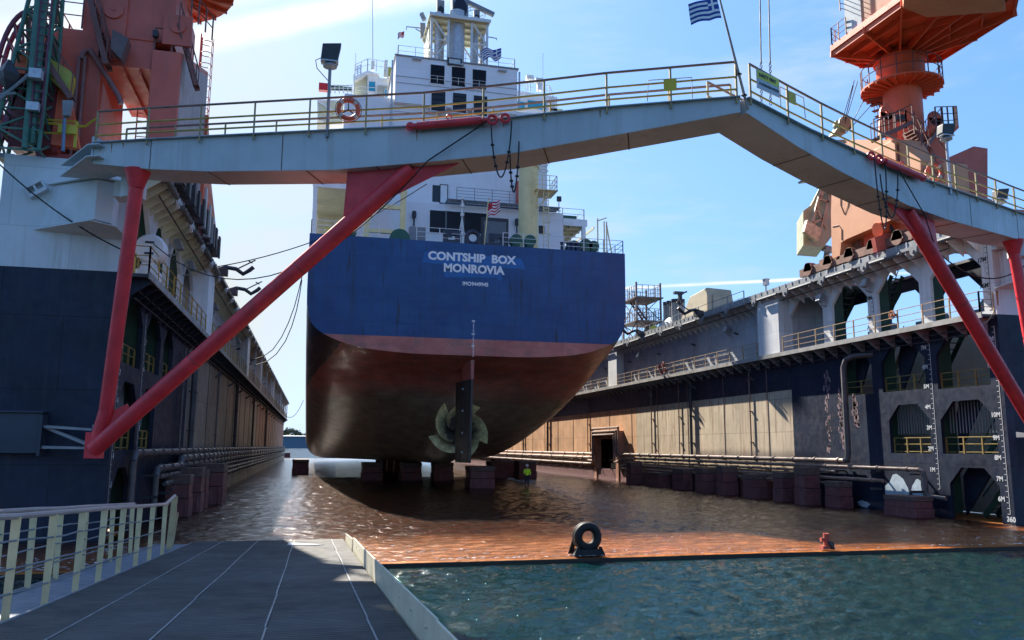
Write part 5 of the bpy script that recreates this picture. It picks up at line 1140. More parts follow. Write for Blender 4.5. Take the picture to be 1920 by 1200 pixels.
lamp(GRf(.115,13.35,.3),.45,'small floodlight low on the rail at the right end of the footbridge',.28,-1)
# flagpole and flag at the joint
fp=thing('flagpole','weathered leaning flagpole lashed to the footbridge at its peak','flagpole',tuple(GLf(.97,13.2,0)))
p0=P(1402,205,19.75); p1=P(1347,-12,19.75); b=MB(); b.tube(p0,p1,.045,8,.025); b.build('pole',mat('weathered_pole',(.28,.22,.18),.6,var=.3,vs=6),fp,True)
b=MB(); b.torus(p0.lerp(p1,.12),.07,.02,'z',8,4); b.torus(p0.lerp(p1,.3),.07,.02,'z',8,4); b.build('lashing',rope,fp)
def bigflag():
    t=thing('flag','large blue and white flag with a cross streaming left from the leaning pole','flag',tuple(P(1350,20,19.75)))
    a=P(1353,34,19.75); c=P(1344,-4,19.75); nx,nz=26,18; b=MB(); bl=MB()
    ed=(c-a)
    def pt(i,j):
        f=i/nx; g=j/nz; return a.lerp(c,g)+V((-.92*f, .10*math.sin(f*8+g*1.5)*f**.5,-.26*f-.05*f*f+.035*math.sin(f*9+g)))
    for i in range(nx):
        for j in range(nz):
            st=(nz-1-j)//2
            blue=(st%2==0)
            if st<5 and i<10: blue=not (st==2 or 4<=i<6)
            (bl if blue else b).add([pt(i,j),pt(i+1,j),pt(i+1,j+1),pt(i,j+1)],[(0,1,2,3)])
    cloth2(b,bl,mat('flag_white',(.75,.75,.73),.8),mat('flag_blue',(.02,.06,.28),.8),t)
bigflag()
# safety sign on the right leaf
sg=thing('safety_sign','yellow and grey SAFETY FIRST board tied to the footbridge rail at the peak','sign',tuple(GRf(.955,13.9,-.12)))
uu=(V((30.6,28.3,0))-PK).normalized()
def SG(a,z,b=0): 
    n_=V((uu.y,-uu.x,0)); p=PK+uu*a+n_*b; return V((p.x,p.y,z))
b=MB(); b.hexa([SG(.5,13.68,.12),SG(1.62,13.68,.12),SG(1.62,13.68,.1),SG(.5,13.68,.1)],[SG(.5,14.28,.12),SG(1.62,14.28,.12),SG(1.62,14.28,.1),SG(.5,14.28,.1)]); b.build('board',mat('sign_grey',(.42,.45,.47),.4,var=.1),sg)
b=MB(); b.hexa([SG(.52,14.0,.125),SG(1.6,14.0,.125),SG(1.6,14.0,.12),SG(.52,14.0,.12)],[SG(.52,14.26,.125),SG(1.6,14.26,.125),SG(1.6,14.26,.12),SG(.52,14.26,.12)]); b.build('yellow_band',mat('sign_yellow',(.55,.55,.04),.4),sg)
inkm=mat('sign_ink',(.03,.035,.04),.5)
text('SAFETY FIRST',.155,SG(.6,14.07,.13),uu,inkm,sg,'sign_lettering',.03,sx=.92); text('Η ΑΣΦΑΛΕΙΑ ΠΡΩΤΗ',.105,SG(.6,13.82,.13),uu,inkm,sg,'sign_lettering',.01,sx=.95)
for G_,tt,lab,z in ((GLf,.9,'small yellow plate in a wire frame on the rail left of the peak',13.75),(GRf,.89,'small yellow plate in a wire frame on the rail right of the peak',13.85)):
    t=thing('rail_plate',lab,'sign',tuple(G_(tt,z,-.1))); b=MB(); b.hexa([G_(tt-.009,z-.17,-.12),G_(tt+.009,z-.17,-.12),G_(tt+.009,z-.17,-.1),G_(tt-.009,z-.17,-.1)],[G_(tt-.009,z+.2,-.12),G_(tt+.009,z+.2,-.12),G_(tt+.009,z+.2,-.1),G_(tt-.009,z+.2,-.1)]); b.build('plate',yelb,t)
    b=MB(); q=[G_(tt-.032,z-.45,-.11),G_(tt-.03,z+.2,-.11),G_(tt+.03,z+.2,-.11),G_(tt+.03,z-.45,-.11)]; b.path(q,.014,5); b.build('wire_frame',brn2,t)
# crane falls behind the peak
for i,(px,yb) in enumerate(((1427,215),(1444,200))):
    t=thing('hoist_chain','thin vertical crane fall with chain end, %s of the two behind the footbridge peak'%('left','right')[i],'cable',tuple(P(px,yb,26)))
    b=MB(); b.tube(P(px,118,26),P(px-3+i*-1,-60,26),.025,6); b.build('wire',rope,t); b=MB()
    for k in range(16):
        p=P(px,118,26).lerp(P(px+1,yb,26),k/16); b.torus(p,.05,.015,'y' if k%2 else 'x',8,4)
    b.build('chain',rope,t)
# ropes across the dock
def ropething(name,label,pts,r=.03,cat='cable'):
    t=thing(name,label,cat,tuple(pts[0])); b=MB(); b.path(pts,r,6); b.build('strand',rope,t,True); return t
ropething('mooring_line','thin dark line from the left wing hook up across the ship stern',cat_(P(408,500,51),P(800,345,57),.9),.035)
ropething('mooring_line','slack dark line sagging across the white left wing end',cat_(P(-20,290,30.6),P(255,480,30.4),.35),.028)
ropething('hanging_cable','left one of two curved cables hanging between left wing and ship stern',[P(x,y,60+k) for k,(x,y) in enumerate([(566,520),(560,545),(552,575),(541,605),(528,632),(512,655),(494,668),(470,676)])],.035)
ropething('hanging_cable','right one of two curved cables hanging between left wing and ship stern',[P(x,y,60+k) for k,(x,y) in enumerate([(566,525),(562,552),(556,582),(547,612),(535,640),(518,664),(500,678),(478,685)])],.035)
ropething('mooring_line','faint far line sagging from the far left wing end to the hull',cat_(P(538,781,190),P(569,750,190),1.5),.06)
ropething('mooring_line','dark line sagging across the white right wing end',cat_(P(1742,455,29.5),P(1925,495,29.3),1.1),.03)
# ---------------- cranes ----------------
def ring_platform(b,c,ri,ro,n=28,th=.1,ribs=20):
    b.lathe([(ri,0),(ro,0),(ro,th),(ri,th)],c,n)
    for i in range(ribs):
        t=2*math.pi*i/ribs; d=V((math.cos(t),math.sin(t),0)); b.bar(V(c)+d*ri-V((0,0,.12)),V(c)+d*ro-V((0,0,.06)),.06,.14)
def ring_rail(b,c,ro,h=1.05,n=24,a0=0,a1=2*math.pi):
    pts=[V(c)+V((math.cos(a0+(a1-a0)*i/n)*ro,math.sin(a0+(a1-a0)*i/n)*ro,0)) for i in range(n+1)]
    for i,p in enumerate(pts):
        if i%2==0: b.bar(p,p+V((0,0,h)),.045)
    for f in (.5,1.): b.path([p+V((0,0,h*f)) for p in pts],.025,5)
def ladder(b,p,q,w=.4,side=V((1,0,0)),step=.3,r=.03):
    p=V(p);q=V(q); s=side*w/2; b.bar(p-s,q-s,r*1.6); b.bar(p+s,q+s,r*1.6); n=int((q-p).length/step)
    for i in range(n): m=p.lerp(q,(i+.5)/n); b.bar(m-s,m+s,r)
def stairs(b,p,q,w=.7,side=V((0,1,0)),n=12):
    p=V(p);q=V(q); s=side*w/2
    for k in (-1,1): b.bar(p+s*k,q+s*k,.06,.2); b.tube(p+s*k+V((0,0,.95)),q+s*k+V((0,0,.95)),.025,5); 
    for k in (-1,1):
        for f in (0,.33,.66,1): m=p.lerp(q,f)+s*k; b.bar(m,m+V((0,0,.95)),.035)
    for i in range(n): m=p.lerp(q,(i+.5)/n); b.bar(m-s,m+s,.24,.04)
# left crane
lc=thing('dock_crane','large faded salmon red portal crane astride the left dock wing','crane',(-7.7,36.5,13.6))
Y0,Y1=33.2,40.7; zb=14.3; zp=18.3
b=MB()   # outer leg wall
b.hexa([(-11.0,Y0,zb),(-8.75,Y0,zb),(-8.75,Y0+4.3,zb),(-11.0,Y0+4.3,zb)],[(-11.0,Y0,zp+1.3),(-8.75,Y0,zp+1.3),(-8.75,Y0+3.6,zp+1.3),(-11.0,Y0+3.6,zp+1.3)]); b.build('portal_leg',salmon,lc,bev=.03)
b=MB(); b.hexa([(-8.745,Y0+.3,zb),(-8.735,Y0+.3,zb),(-8.735,Y0+4.2,zb),(-8.745,Y0+4.2,zb)],[(-8.745,Y0+.3,zp-.7),(-8.735,Y0+.3,zp-.7),(-8.735,Y0+3.9,zp-1.6),(-8.745,Y0+3.9,zp-1.6)]); b.build('pale_panel',pinkw,lc)  # pale lower leg face, sunlit tone put into the pink
b=MB(); b.hexa([(-6.95,Y0,zb),(-5.85,Y0,zb),(-5.85,Y1,zb),(-6.95,Y1,zb)],[(-6.95,Y0,zp+.8),(-5.85,Y0,zp+.8),(-5.85,Y1,zp+3.5),(-6.95,Y1,zp+3.5)]); b.build('portal_leg',salmon,lc,bev=.03)
b=MB(); b.hexa([(-5.845,Y0+.25,zb),(-5.835,Y0+.25,zb),(-5.835,Y1-.1,zb),(-5.845,Y1-.1,zb)],[(-5.845,Y0+.25,zp+.6),(-5.835,Y0+.25,zp+.6),(-5.835,Y1-.1,zp+3.2),(-5.845,Y1-.1,zp+3.2)]); b.build('pale_panel',fadeg,lc)
b=MB(); b.box(-8.75,-6.95,Y0+.15,Y0+5.5,zp,zp+1.2)
for x in (-8.0,-7.4): b.bar((x,Y0+.3,zp-.1),(x,Y0+5.3,zp-.1),.08,.2)
b.build('portal_beam',salmon,lc)
b=MB(); b.box(-9.6,-6.2,Y0+.1,Y0+5.2,zp+1.2,zp+4.2); b.build('turret_base',salmon,lc,bev=.03)
cc=V((-7.9,36.0,0)); 
b=MB(); b.tube(cc+V((0,0,zp+4.2)),cc+V((0,0,30)),1.75,32); b.build('slewing_column',orange,lc,True)
b=MB(); ring_platform(b,cc+V((.0,0,23.6)),1.8,3.6,36,.12,24); ring_rail(b,cc+V((.0,0,23.7)),3.55); b.build('round_platform',orange,lc)
b=MB(); b.hexa([(-8.9,Y0+.0,zp+.2),(-8.0,Y0+.0,zp+.2),(-8.0,Y0+.1,zp+.2),(-8.9,Y0+.1,zp+.2)],[(-9.1,Y0+.0,zp+3.9),(-8.0,Y0+.0,zp+3.9),(-8.0,Y0+.1,zp+3.9),(-9.1,Y0+.1,zp+3.9)]); b.tube((-8.5,Y0-.08,20.6),(-8.5,Y0+.05,20.6),.38,20); b.tube((-8.5,Y0-.12,20.6),(-8.5,Y0-.05,20.6),.08,10); b.build('sheave_plate',salmon,lc,True)
b=MB(); b.tube((-6.05,Y0-.1,20.2),(-6.05,Y0+.05,20.2),.3,18); b.box(-6.6,-5.5,Y0-.02,Y0+.1,19.4,20.7); b.build('sheave_plate',salmon,lc)
b=MB()
for x in (-9.55,-9.33): b.tube((x,Y0-.15,14.3),(x,Y0-.15,18.4),.08,10)
b.path([(-9.45,Y0-.15,18.3),(-9.4,Y0-.15,18.6),(-9.2,Y0-.15,18.7),(-8.9,Y0-.15,18.3),(-8.0,Y0-.15,16.9),(-7.9,Y0-.15,16.6)],.11,10); b.build('cable_conduit',mat('conduit_brown',(.22,.10,.09),.5,var=.2),lc,True)
b=MB()
stairs(b,(-8.4,Y0-.5,17.9),(-9.2,Y0-.5,20.6),.7,V((0,1,0)),10)
stairs(b,(-5.3,Y0+.8,18.0),(-6.0,Y0+.2,20.3),.6,V((0,1,0)),10)
rail(b,[(-10.9,Y0,zp+1.35),(-9.6,Y0,zp+1.35)],1.6,(.33,.66,1.),.9,.025,.03); rail(b,[(-10.95,Y0,zp+1.35),(-10.95,Y0+4,zp+1.35)],1.6,(.33,.66,1.),.9,.025,.03)
rail(b,[(-6.9,Y0+.1,zp+.7),(-5.6,Y0+.1,zp+.7)],1.1,(.5,1.),.6,.025,.03); rail(b,[(-5.6,Y0+.1,20.8),(-5.0,Y0+2,20.8)],1.1,(.5,1.),.7,.025,.03)
ladder(b,(-7.95,Y0+4.5,15),(-7.95,Y0+4.5,18.3),.7,V((1,0,0)),.35); b.build('crane_stair',mat('stair_brown',(.16,.07,.06),.6,var=.2),lc)
b=MB(); x=-6.35; ladder(b,(x,Y1+.5,13.2),(x,Y1+.6,24),.4,V((0,1,0)),.35,.035); 
z=13.4
while z<24: b.torus((x+.28,Y1+.55,z),.3,.022,'z',10,4); z+=.6
for dy in (.3,.8): b.bar((x+.55,Y1+dy,13.4),(x+.55,Y1+dy,24),.03)
b.build('caged_ladder',mat('ladder_red',(.26,.04,.04),.5),lc)
b=MB(); b.hexa([(-8.3,Y0-.75,18.6),(-7.9,Y0-.75,18.2),(-7.9,Y0-.15,18.2),(-8.3,Y0-.15,18.6)],[(-8.3,Y0-.75,19.4),(-7.7,Y0-.75,19.1),(-7.7,Y0-.15,19.1),(-8.3,Y0-.15,19.4)]); b.build('stair_gate',mat('gate_greybrown',(.13,.09,.09),.6),lc)
b=MB(); 
for dz in (0,): b.box(-6.95,-6.75,Y0-.2,Y0,19.6,19.85); 
b.build('lamp',dgr,lc)
# bogies hanging on the inner rail
b=MB()
for y in (34.5,37.5,40.6,43.4,46): b.box(-6.3,-5.7,y,y+2.1,13.95,14.9); b.tube((-6.0,y+.5,13.95),(-6.0-.3,y+.5,13.95),.35,16); b.bar((-5.65,y+.3,14.0),(-5.65,y+.3,15.2),.1,.5); b.bar((-5.6,y+1.4,13.8),(-5.6,y+1.4,15.0),.1,.5)
b.build('bogie',dgr,lc); b=MB()
for y in (41.2,43,44.4): b.box(-5.9,-5.6,y,y+.35,13.9,16-.2*(y-41))
b.build('buffer_beam',alu,lc)
b=MB(); b.ext([(-6.6,40.6,14.9),(-6.6,47,14.9),(-6.6,43,17),(-6.6,40.6,19.5)],(.9,0,0)); b.build('portal_strut',orange,lc)
# crane house on the outboard side
b=MB(); b.box(-11.2,-9.8,Y0-1.6,Y0-.1,14.0,16.6); b.box(-11.4,-9.7,Y0-1.7,Y0-.05,16.6,16.7); b.build('machine_house',mat('house_maroon',(.15,.025,.03),.5,var=.2),lc)
b=MB(); b.ext([(-9.8,Y0-1.6,14.2),(-8.9,Y0-1.4,14.2),(-9.5,Y0-1.4,16.8),(-10.6,Y0-1.5,16.8)],(0,.3,0)); b.box(-11.3,-10.2,Y0-1.9,Y0-1.6,16.7,17.5); b.build('house_strut',orange,lc)
b=MB(); b.box(-10.75,-10.15,Y0-2,Y0-1.4,16.75,17.4); b.hexa([(-10.05,Y0-2,16.7),(-9.3,Y0-2,16.0),(-9.3,Y0-1.4,16.0),(-10.05,Y0-1.4,16.7)],[(-10.05,Y0-2,17.4),(-9.2,Y0-2,16.9),(-9.2,Y0-1.4,16.9),(-10.05,Y0-1.4,17.4)]); b.build('yellow_cover',mat('cover_yellow',(.40,.36,.06),.5,var=.15),lc)
b=MB(); ladder(b,(-10.6,Y0-2.1,14.2),(-10.3,Y0-2.1,18.6),.5); rail(b,[(-10.9,Y0-2,18.7),(-9.9,Y0-2,18.7)],1.2,(.5,1.),.5,.02,.03); stairs(b,(-9.1,Y0-2,15.8),(-10.6,Y0-2,18.0),.5,V((0,1,0)),9); b.build('house_ladder',mat('stair_brown',(.16,.07,.06),.6),lc)
# cable reel: big spoked wheel left of the crane
rl=thing('cable_reel','tall maroon spoked cable reel wheel beside the green lattice mast','cable reel',(-12.2,32.0,13.6))
rc_=P(50,150,32.2); reelm=mat('reel_maroon',(.17,.03,.06),.45,var=.2)
b=MB()
RX,RZ=.95,2.65
for dy in (-.25,.25): b.path([rc_+V((math.cos(t)*RX,dy,math.sin(t)*RZ)) for t in [2*math.pi*i/40 for i in range(41)]],.09,8)
b.build('rim',reelm,rl,True); b=MB()
for i in range(20):
    t=2*math.pi*i/20
    for dy in (-.25,.25): b.bar(rc_+V((0,dy,0)),rc_+V((math.cos(t)*RX,dy,math.sin(t)*RZ)),.07)
    b.bar(rc_+V((math.cos(t)*RX,-.25,math.sin(t)*RZ)),rc_+V((math.cos(t)*RX,.25,math.sin(t)*RZ)),.05)
b.build('spoke',reelm,rl); b=MB(); b.tube(rc_-V((0,.4,0)),rc_+V((0,.4,0)),.35,16); b.build('drum_hub',reelm,rl,True)
b=MB(); b.bar(rc_-V((0,.5,0)),(rc_.x-.6,rc_.y-.5,13.6),.2); b.bar(rc_-V((0,.5,0)),(rc_.x+.9,rc_.y-.5,13.6),.2); b.build('stand',reelm,rl)
# green lattice mast (luffed jib) in front
gm=thing('lattice_mast','green lattice mast rising from the left dock wing corner in front of the reel','mast',(-11.2,31.0,13.6))
def lattice(b,p,q,w0,w1,n,r=.05,sx_=V((1,0,0)),sy_=V((0,1,0))):
    p=V(p);q=V(q); L_=[]
    for i in range(n+1):
        f=i/n; c=p.lerp(q,f); w=(w0+(w1-w0)*f)/2; L_.append([c+sx_*w+sy_*w,c-sx_*w+sy_*w,c-sx_*w-sy_*w,c+sx_*w-sy_*w])
    for i in range(n):
        for k in range(4):
            b.tube(L_[i][k],L_[i+1][k],r,6); k2=(k+1)%4
            b.bar(L_[i][k],L_[i+1][k2] ,r*.9) if (i+k)%2 else b.bar(L_[i][k2],L_[i+1][k],r*.9)
            b.bar(L_[i][k],L_[i][k2],r*.8)
g0=P(36,275,31); g1=P(85,-30,31)
b=MB(); lattice(b,(g0.x+.0,31.4,13.6),(g1.x,31.4,20.5),1.5,.75,9,.075); b.build('lattice',grnm,gm)
b=MB(); b.tube(P(46,278,30.6),P(72,-20,30.6),.10,8); b.tube(P(60,270,30.8),P(83,-20,30.8),.14,8); b.build('mast_chord',grnm,gm)
b=MB(); ladder(b,P(66,240,30.6),P(90,-30,30.6),.35); b.build('mast_ladder',mat('ladder_maroon',(.15,.04,.07),.5),gm)
b=MB(); p=P(69,137,30.4); b.box(p.x-.2,p.x+.2,p.y-.2,p.y+.1,p.z-.25,p.z+.1); p=P(62,200,30.4); b.box(p.x-.2,p.x+.2,p.y-.1,p.y+.1,p.z-.15,p.z+.15); b.build('junction_box',alu,gm)
b=MB(); p=P(14,142,30.4); b.lathe([(0,-.55),(.3,-.2),(.42,.05),(.05,.6),(0,.6)],p,4); b.build('lamp_cone',dgr,gm)
b=MB(); b.tube(P(-6,190,30.4),P(60,135,30.4),.06,6); b.tube(P(-6,178,30.4),P(30,175,30.4),.05,6); b.build('boom_stay',gry,gm)
# platform gear on the left wing top
pf=thing('wing_top_railing','yellow pipe railing round the left wing top platform with a yellow plate','railing',(-9.5,31.2,13.6))
b=MB(); rail(b,[P(60,272,31.3),P(140,277,31.3)],1.0,(.5,1.0),1.0,.03,.045)
b.path([P(62,228,31.3),P(100,232,31.3),P(145,237,31.3),P(160,237,31.0),P(172,228,30.6),P(184,221,30.2)],.045,6); b.build('rail',yelb,pf)
b=MB(); a=P(110,233,31.2); c=P(144,252,31.2); b.box(a.x,c.x,31.15,31.2,c.z,a.z); b.build('plate',yelb,pf)
ew=thing('winch_cabinet','small green control cabinet on a blue post inside the yellow railing','cabinet',tuple(P(78,275,32)))
b=MB(); a=P(68,230,32); c=P(90,250,32); b.box(a.x,c.x,31.9,32.3,c.z,a.z); b.build('cabinet',grn,ew,bev=.02); b=MB(); p=P(79,250,32); b.box(p.x-.1,p.x+.1,32,32.2,13.6,p.z); b.build('post',mat('post_blue',(.13,.2,.30),.5),ew)
b=MB(); p=P(95,265,32); b.tube(p-V((.3,0,.2)),p+V((.3,0,-.2)),.3,14); b.box(p.x-.4,p.x+1.3,32,32.4,13.6,14.0); b.build('motor',mat('motor_red',(.35,.06,.06),.5),ew,True)
lp=thing('flood_lamp_post','blue grey floodlight on a short post in front of the left crane leg','floodlight',tuple(P(119,275,31)))
b=MB(); b.tube(P(118,283,31),P(121,222,31),.06,8); b.build('post',mat('post_blue',(.13,.2,.30),.5),lp); b=MB(); c=P(126,203,31); b.hexa([c+V((-.1,-.12,-.35)),c+V((.12,-.12,-.3)),c+V((.12,.12,-.3)),c+V((-.1,.12,-.35))],[c+V((-.16,-.12,.25)),c+V((.2,-.12,.3)),c+V((.2,.12,.3)),c+V((-.16,.12,.25))]); b.build('lamp_head',gry,lp,bev=.02)
# ---- right crane ----
rc=thing('dock_crane','orange red pedestal crane with a round platform on the right dock wing','crane',(31.5,37,13.6))
ct=V((31.7,36.9,0))
b=MB(); b.tube(ct+V((0,0,17)),ct+V((0,0,25.4)),1.02,32); b.build('column',orange,rc,True)
b=MB(); b.lathe([(1.02,23.7),(1.28,24.1),(1.28,25.1),(0,25.1)],ct,32); b.lathe([(1.28,25.1),(1.4,25.1),(1.4,25.2),(1.0,25.2),(1.0,25.6)],ct,32); b.build('slewing_ring',orange,rc,True)
b=MB(); ring_platform(b,ct+V((0,0,23.5)),1.02,2.15,40,.1,26); b.build('round_platform',orange,rc); b=MB(); ring_rail(b,ct+V((0,0,23.6)),2.1,1.15,32); b.build('platform_rail',mat('stair_brown',(.16,.07,.06),.6),rc)
# spiral stair
b=MB()
for i in range(22):
    t=R(-75+13*i) if False else R(-62+9*i); z=17.6+i*.27; d0=V((math.cos(t),math.sin(t),0)); d1=V((math.cos(t+.17),math.sin(t+.17),0)); p=ct+V((0,0,z))
    b.prism([p+d0*1.05,p+d0*1.75,p+d1*1.75,p+d1*1.05],[p+d0*1.05+V((0,0,.05)),p+d0*1.75+V((0,0,.05)),p+d1*1.75+V((0,0,.05)),p+d1*1.05+V((0,0,.05))]); b.bar(p+d0*1.75,p+d0*1.75+V((0,0,1.0)),.035)
b.path([ct+V((math.cos(R(-62+9*i))*1.75,math.sin(R(-62+9*i))*1.75,18.6+i*.27)) for i in range(23)],.03,5); b.build('spiral_stair',mat('stair_brown',(.16,.07,.06),.6),rc)
# slewing deck underside, ribbed
ZD2=25.75
def D2(px,py,z=ZD2): return PZ(px,py,z)
dkp=[D2(1557,97),D2(1612,118),D2(1765,107),D2(1906,18),D2(1925,-70),D2(1690,0)]
b=MB(); b.prism(dkp,[p+V((0,0,.35)) for p in dkp]); b.build('slewing_deck',orange,rc)
cen=ct+V((0,0,ZD2-.2)); mids=[dkp[i].lerp(dkp[(i+1)%6],.5) for i in range(6)]
b=MB()
for p in dkp+mids: b.bar(cen+(V((p.x,p.y,cen.z))-cen).normalized()*.9+V((0,0,-.15)),V((p.x,p.y,ZD2-.12)),.1,.42)
split(b,'radial_beam',orange,rc)
b=MB()
for f in (.45,.72,.97):
    pts=[cen+(V((p.x,p.y,ZD2-.15))-cen)*f for p in dkp]
    for i in range(6): b.bar(pts[i],pts[(i+1)%6],.07,.32)
split(b,'ring_beam',orange,rc)
zt2=ZD2+.36
hp=[D2(1587,66,zt2),D2(1600,80,zt2),D2(1700,50,zt2),D2(1692,0,zt2)]
b=MB(); b.prism(hp,[p+V((0,0,5)) for p in hp]); b.build('machinery_house',tan,rc)
n_=V((-(hp[3]-hp[0]).y,(hp[3]-hp[0]).x,0)).normalized()*.03; n_=n_ if n_.x<0 else -n_
g_,h_=hp[0]+n_,hp[0].lerp(hp[3],.3)+n_
b=MB(); b.prism([g_,h_,h_-n_,g_-n_],[p+V((0,0,5)) for p in (g_,h_,h_-n_,g_-n_)]); b.build('house_panel',mat('panel_bluegrey',(.42,.47,.47),.5),rc)
q=[D2(1693,15,24.9),D2(1738,33,24.9),D2(1885,22,24.9),D2(1880,-70,24.9),D2(1700,-70,24.9)]
b=MB(); b.prism(q,[v+V((0,0,1.6)) for v in q]); b.build('counterweight_box',tan,rc,bev=.04)
b=MB(); a=dkp[0].lerp(dkp[5],.03)+V((0,0,.36)); e=dkp[0].lerp(dkp[5],.25)+V((0,0,.36)); rail(b,[dkp[0].lerp(dkp[1],.3)+V((0,0,.36)),a,e],1.0,(.33,.66,1.),.5,.02,.025); l0=hp[0]+n_*4+V((0,0,1.4)); ladder(b,l0,l0+V((0,0,4)),.4); b.build('deck_rail',mat('stair_brown',(.16,.07,.06),.6),rc)
# pedestal base and portal
b=MB(); b.box(30.2,33.3,35.3,39.0,14.6,17.2); b.hexa([(30.2,35.3,17.2),(33.3,35.3,17.2),(33.3,39,17.2),(30.2,39,17.2)],[(30.7,35.9,18.3),(32.7,35.9,18.3),(32.7,37.9,18.3),(30.7,37.9,18.3)]); b.build('pedestal',orange,rc,bev=.03)
b=MB()
for c,(lx,ly) in ((P(1662,212,35.6),(0,0)),(P(1752,222,36.2),(0,0))): 
    b.lathe([(.12,-.06),(.42,-.06),(.42,.06),(.12,.06)],c,18,'y'); b.prism([c+V((-.42,-.06,0)),c+V((.42,-.06,0)),c+V((.6,-.06,-1.4)),c+V((-.6,-.06,-1.4))],[c+V((-.42,.06,-.1)),c+V((.42,.06,-.1)),c+V((.6,.06,-1.4)),c+V((-.6,.06,-1.4))])
b.build('lifting_lug',orange,rc)
Xp=29.6   # tan inner side plate with arched foot
pl=[P(1562,262,1),]; 
def xp(px,py,X=Xp): return PX(px,py,X)
pg=[xp(1562,262),xp(1700,262),xp(1726,300),xp(1726,412),xp(1700,400),xp(1588,448),xp(1577,455),xp(1574,485),xp(1560,490),xp(1558,400)]
b=MB(); b.ext(pg,(.9,0,0)); b.build('side_plate',tan,rc)
b=MB(); b.path([PX(1576,290,Xp-.02),PX(1576,385,Xp-.02),PX(1583,402,Xp-.02),PX(1590,385,Xp-.02),PX(1590,300,Xp-.02)],.02,5); b.path([PX(1560,425,Xp-.02),PX(1572,422,Xp-.02),PX(1578,430,Xp-.02),PX(1578,450,Xp-.02)],.02,5); q_=[PX(1625,375,Xp-.02),PX(1637,380,Xp-.02),PX(1637,398,Xp-.02),PX(1625,390,Xp-.02)]; b.ext(q_,(.02,0,0)); b.build('plate_detail',mat('plate_brown',(.25,.10,.06),.6),rc)  # brown lines and one small patch on the side plate
b=MB(); b.ext([PX(1730,262,30.4),PX(1812,250,30.4) if False else PX(1730,262,30.4),PX(1730,340,30.4),PX(1660,340,30.4),PX(1660,290,30.4)],(.1,0,0)) 
b=MB(); b.box(30.3,31.7,32.7,34.7,14.0,17.6); b.build('leg_box',tan,rc,bev=.02)
b=MB(); p0=P(1752,300,33); b.prism([P(1732,345,33),P(1790,345,33),P(1852,375,33),P(1852,278,33),P(1826,274,33),P(1740,312,33)],[v+V((1.2,3.4,0)) for v in (P(1732,345,33),P(1790,345,33),P(1852,375,33),P(1852,278,33),P(1826,274,33),P(1740,312,33))]); b.build('ballast_box',salmon,rc,bev=.02)
b=MB(); b.box(33.7,36.3,33.1,36.5,14,15.6); b.build('ballast_foot',salmon,rc)
b=MB(); b.box(29.4,30.7,35.0,36.6,16.8,19.6); b.build('switch_house',tan,rc,bev=.02); b=MB(); 
for i in range(3): b.box(29.5+.38*i,29.8+.38*i,34.96,35.0,17.0,19.3)
b.build('house_door',mat('stair_brown',(.16,.07,.06),.6),rc)
b=MB(); stairs(b,P(1745,330,34),P(1705,245,35.2),.8,V((0,1,0)),14); stairs(b,P(1720,290,34.5),P(1760,235,35.5),.7,V((0,1,0)),10); stairs(b,P(1640,262,34.4),P(1705,232,34.4),.5,V((0,1,0)),3)
rail(b,[P(1756,240,35),P(1790,238,35.6),P(1796,236,37)],1.2,(.33,.66,1.),.7,.025,.03); rail(b,[P(1640,258,34.4),P(1700,240,34.6),P(1730,262,34.6)],1.0,(.5,1.),.7,.025,.03)
b.build('access_stair',mat('stair_brown',(.16,.07,.06),.6),rc)
b=MB(); b.prism([P(1745,262,35),P(1798,240,35),P(1798,236,35),P(1745,236,35)],[v+V((.6,1.6,0)) for v in (P(1745,262,35),P(1798,240,35),P(1798,236,35),P(1745,236,35))]); b.prism([P(1745,262,35.2),P(1778,245,35.2),P(1778,340,35.2),P(1745,340,35.2)],[v+V((.6,1.6,0)) for v in (P(1745,262,35.2),P(1778,245,35.2),P(1778,340,35.2),P(1745,340,35.2))]); b.build('stair_landing',orange,rc)
b=MB(); p=P(1690,221,34.9); b.box(p.x-.3,p.x+.25,34.8,35.1,p.z-.15,p.z+.15); b.build('lamp',dgr,rc)
# truck machinery under the portal
b=MB(); 
for (px0,py0,px1,py1,Y,dy) in ((1558,480,1600,500,42,1.2),(1600,470,1625,490,40.5,1.2),(1612,440,1640,470,39.5,1.),(1640,455,1662,475,38,1.),(1588,452,1600,472,41,.8)):
    a_=P(px0,py0,Y); c_=P(px1,py1,Y); b.box(a_.x,c_.x+.3,Y,Y+dy,c_.z,a_.z)
b.box(29.6,30.4,34.5,44.5,14.02,14.5)
for y in (35.5,37.5,39.5,41.5,43.5): b.tube((29.5,y,14.35),(29.9,y,14.35),.42,18); b.ext([(29.5,y-.5,14.2),(29.5,y+.45,14.25),(29.5,y+.2,14.75),(29.5,y-.25,14.7)],(.1,0,0))
b.build('bogie',mat('bogie_brown',(.20,.10,.07),.6,var=.4,vs=2,rust=.2),rc)
b=MB(); b.tube(P(1645,432,36.8),P(1670,427,36.8),.42,18); b.build('drive_motor',orange,rc,True); b=MB(); b.ext([P(1640,445,36.5),P(1700,425,36.5),P(1700,455,36.5),P(1645,472,36.5)],(0,.3,0)); b.build('motor_bracket',salmon,rc)
b=MB(); 
for k in range(9):
    p=P(1671,425,36.3).lerp(P(1680,445,36.3),k/9); b.torus(p,.1,.03,'y' if k%2 else 'x',8,4)
b.build('chain',dgr,rc); b=MB(); b.ext([P(1688,440,35.5),P(1722,415,35.5),P(1722,450,35.5),P(1700,455,35.5)],(0,.5,0)); b.tube(P(1735,425,34.8),P(1760,420,34.8),.35,14); b.box(30.2,31.2,33.2,34.3,14.0,14.9); b.build('rope_gear',gry,rc)
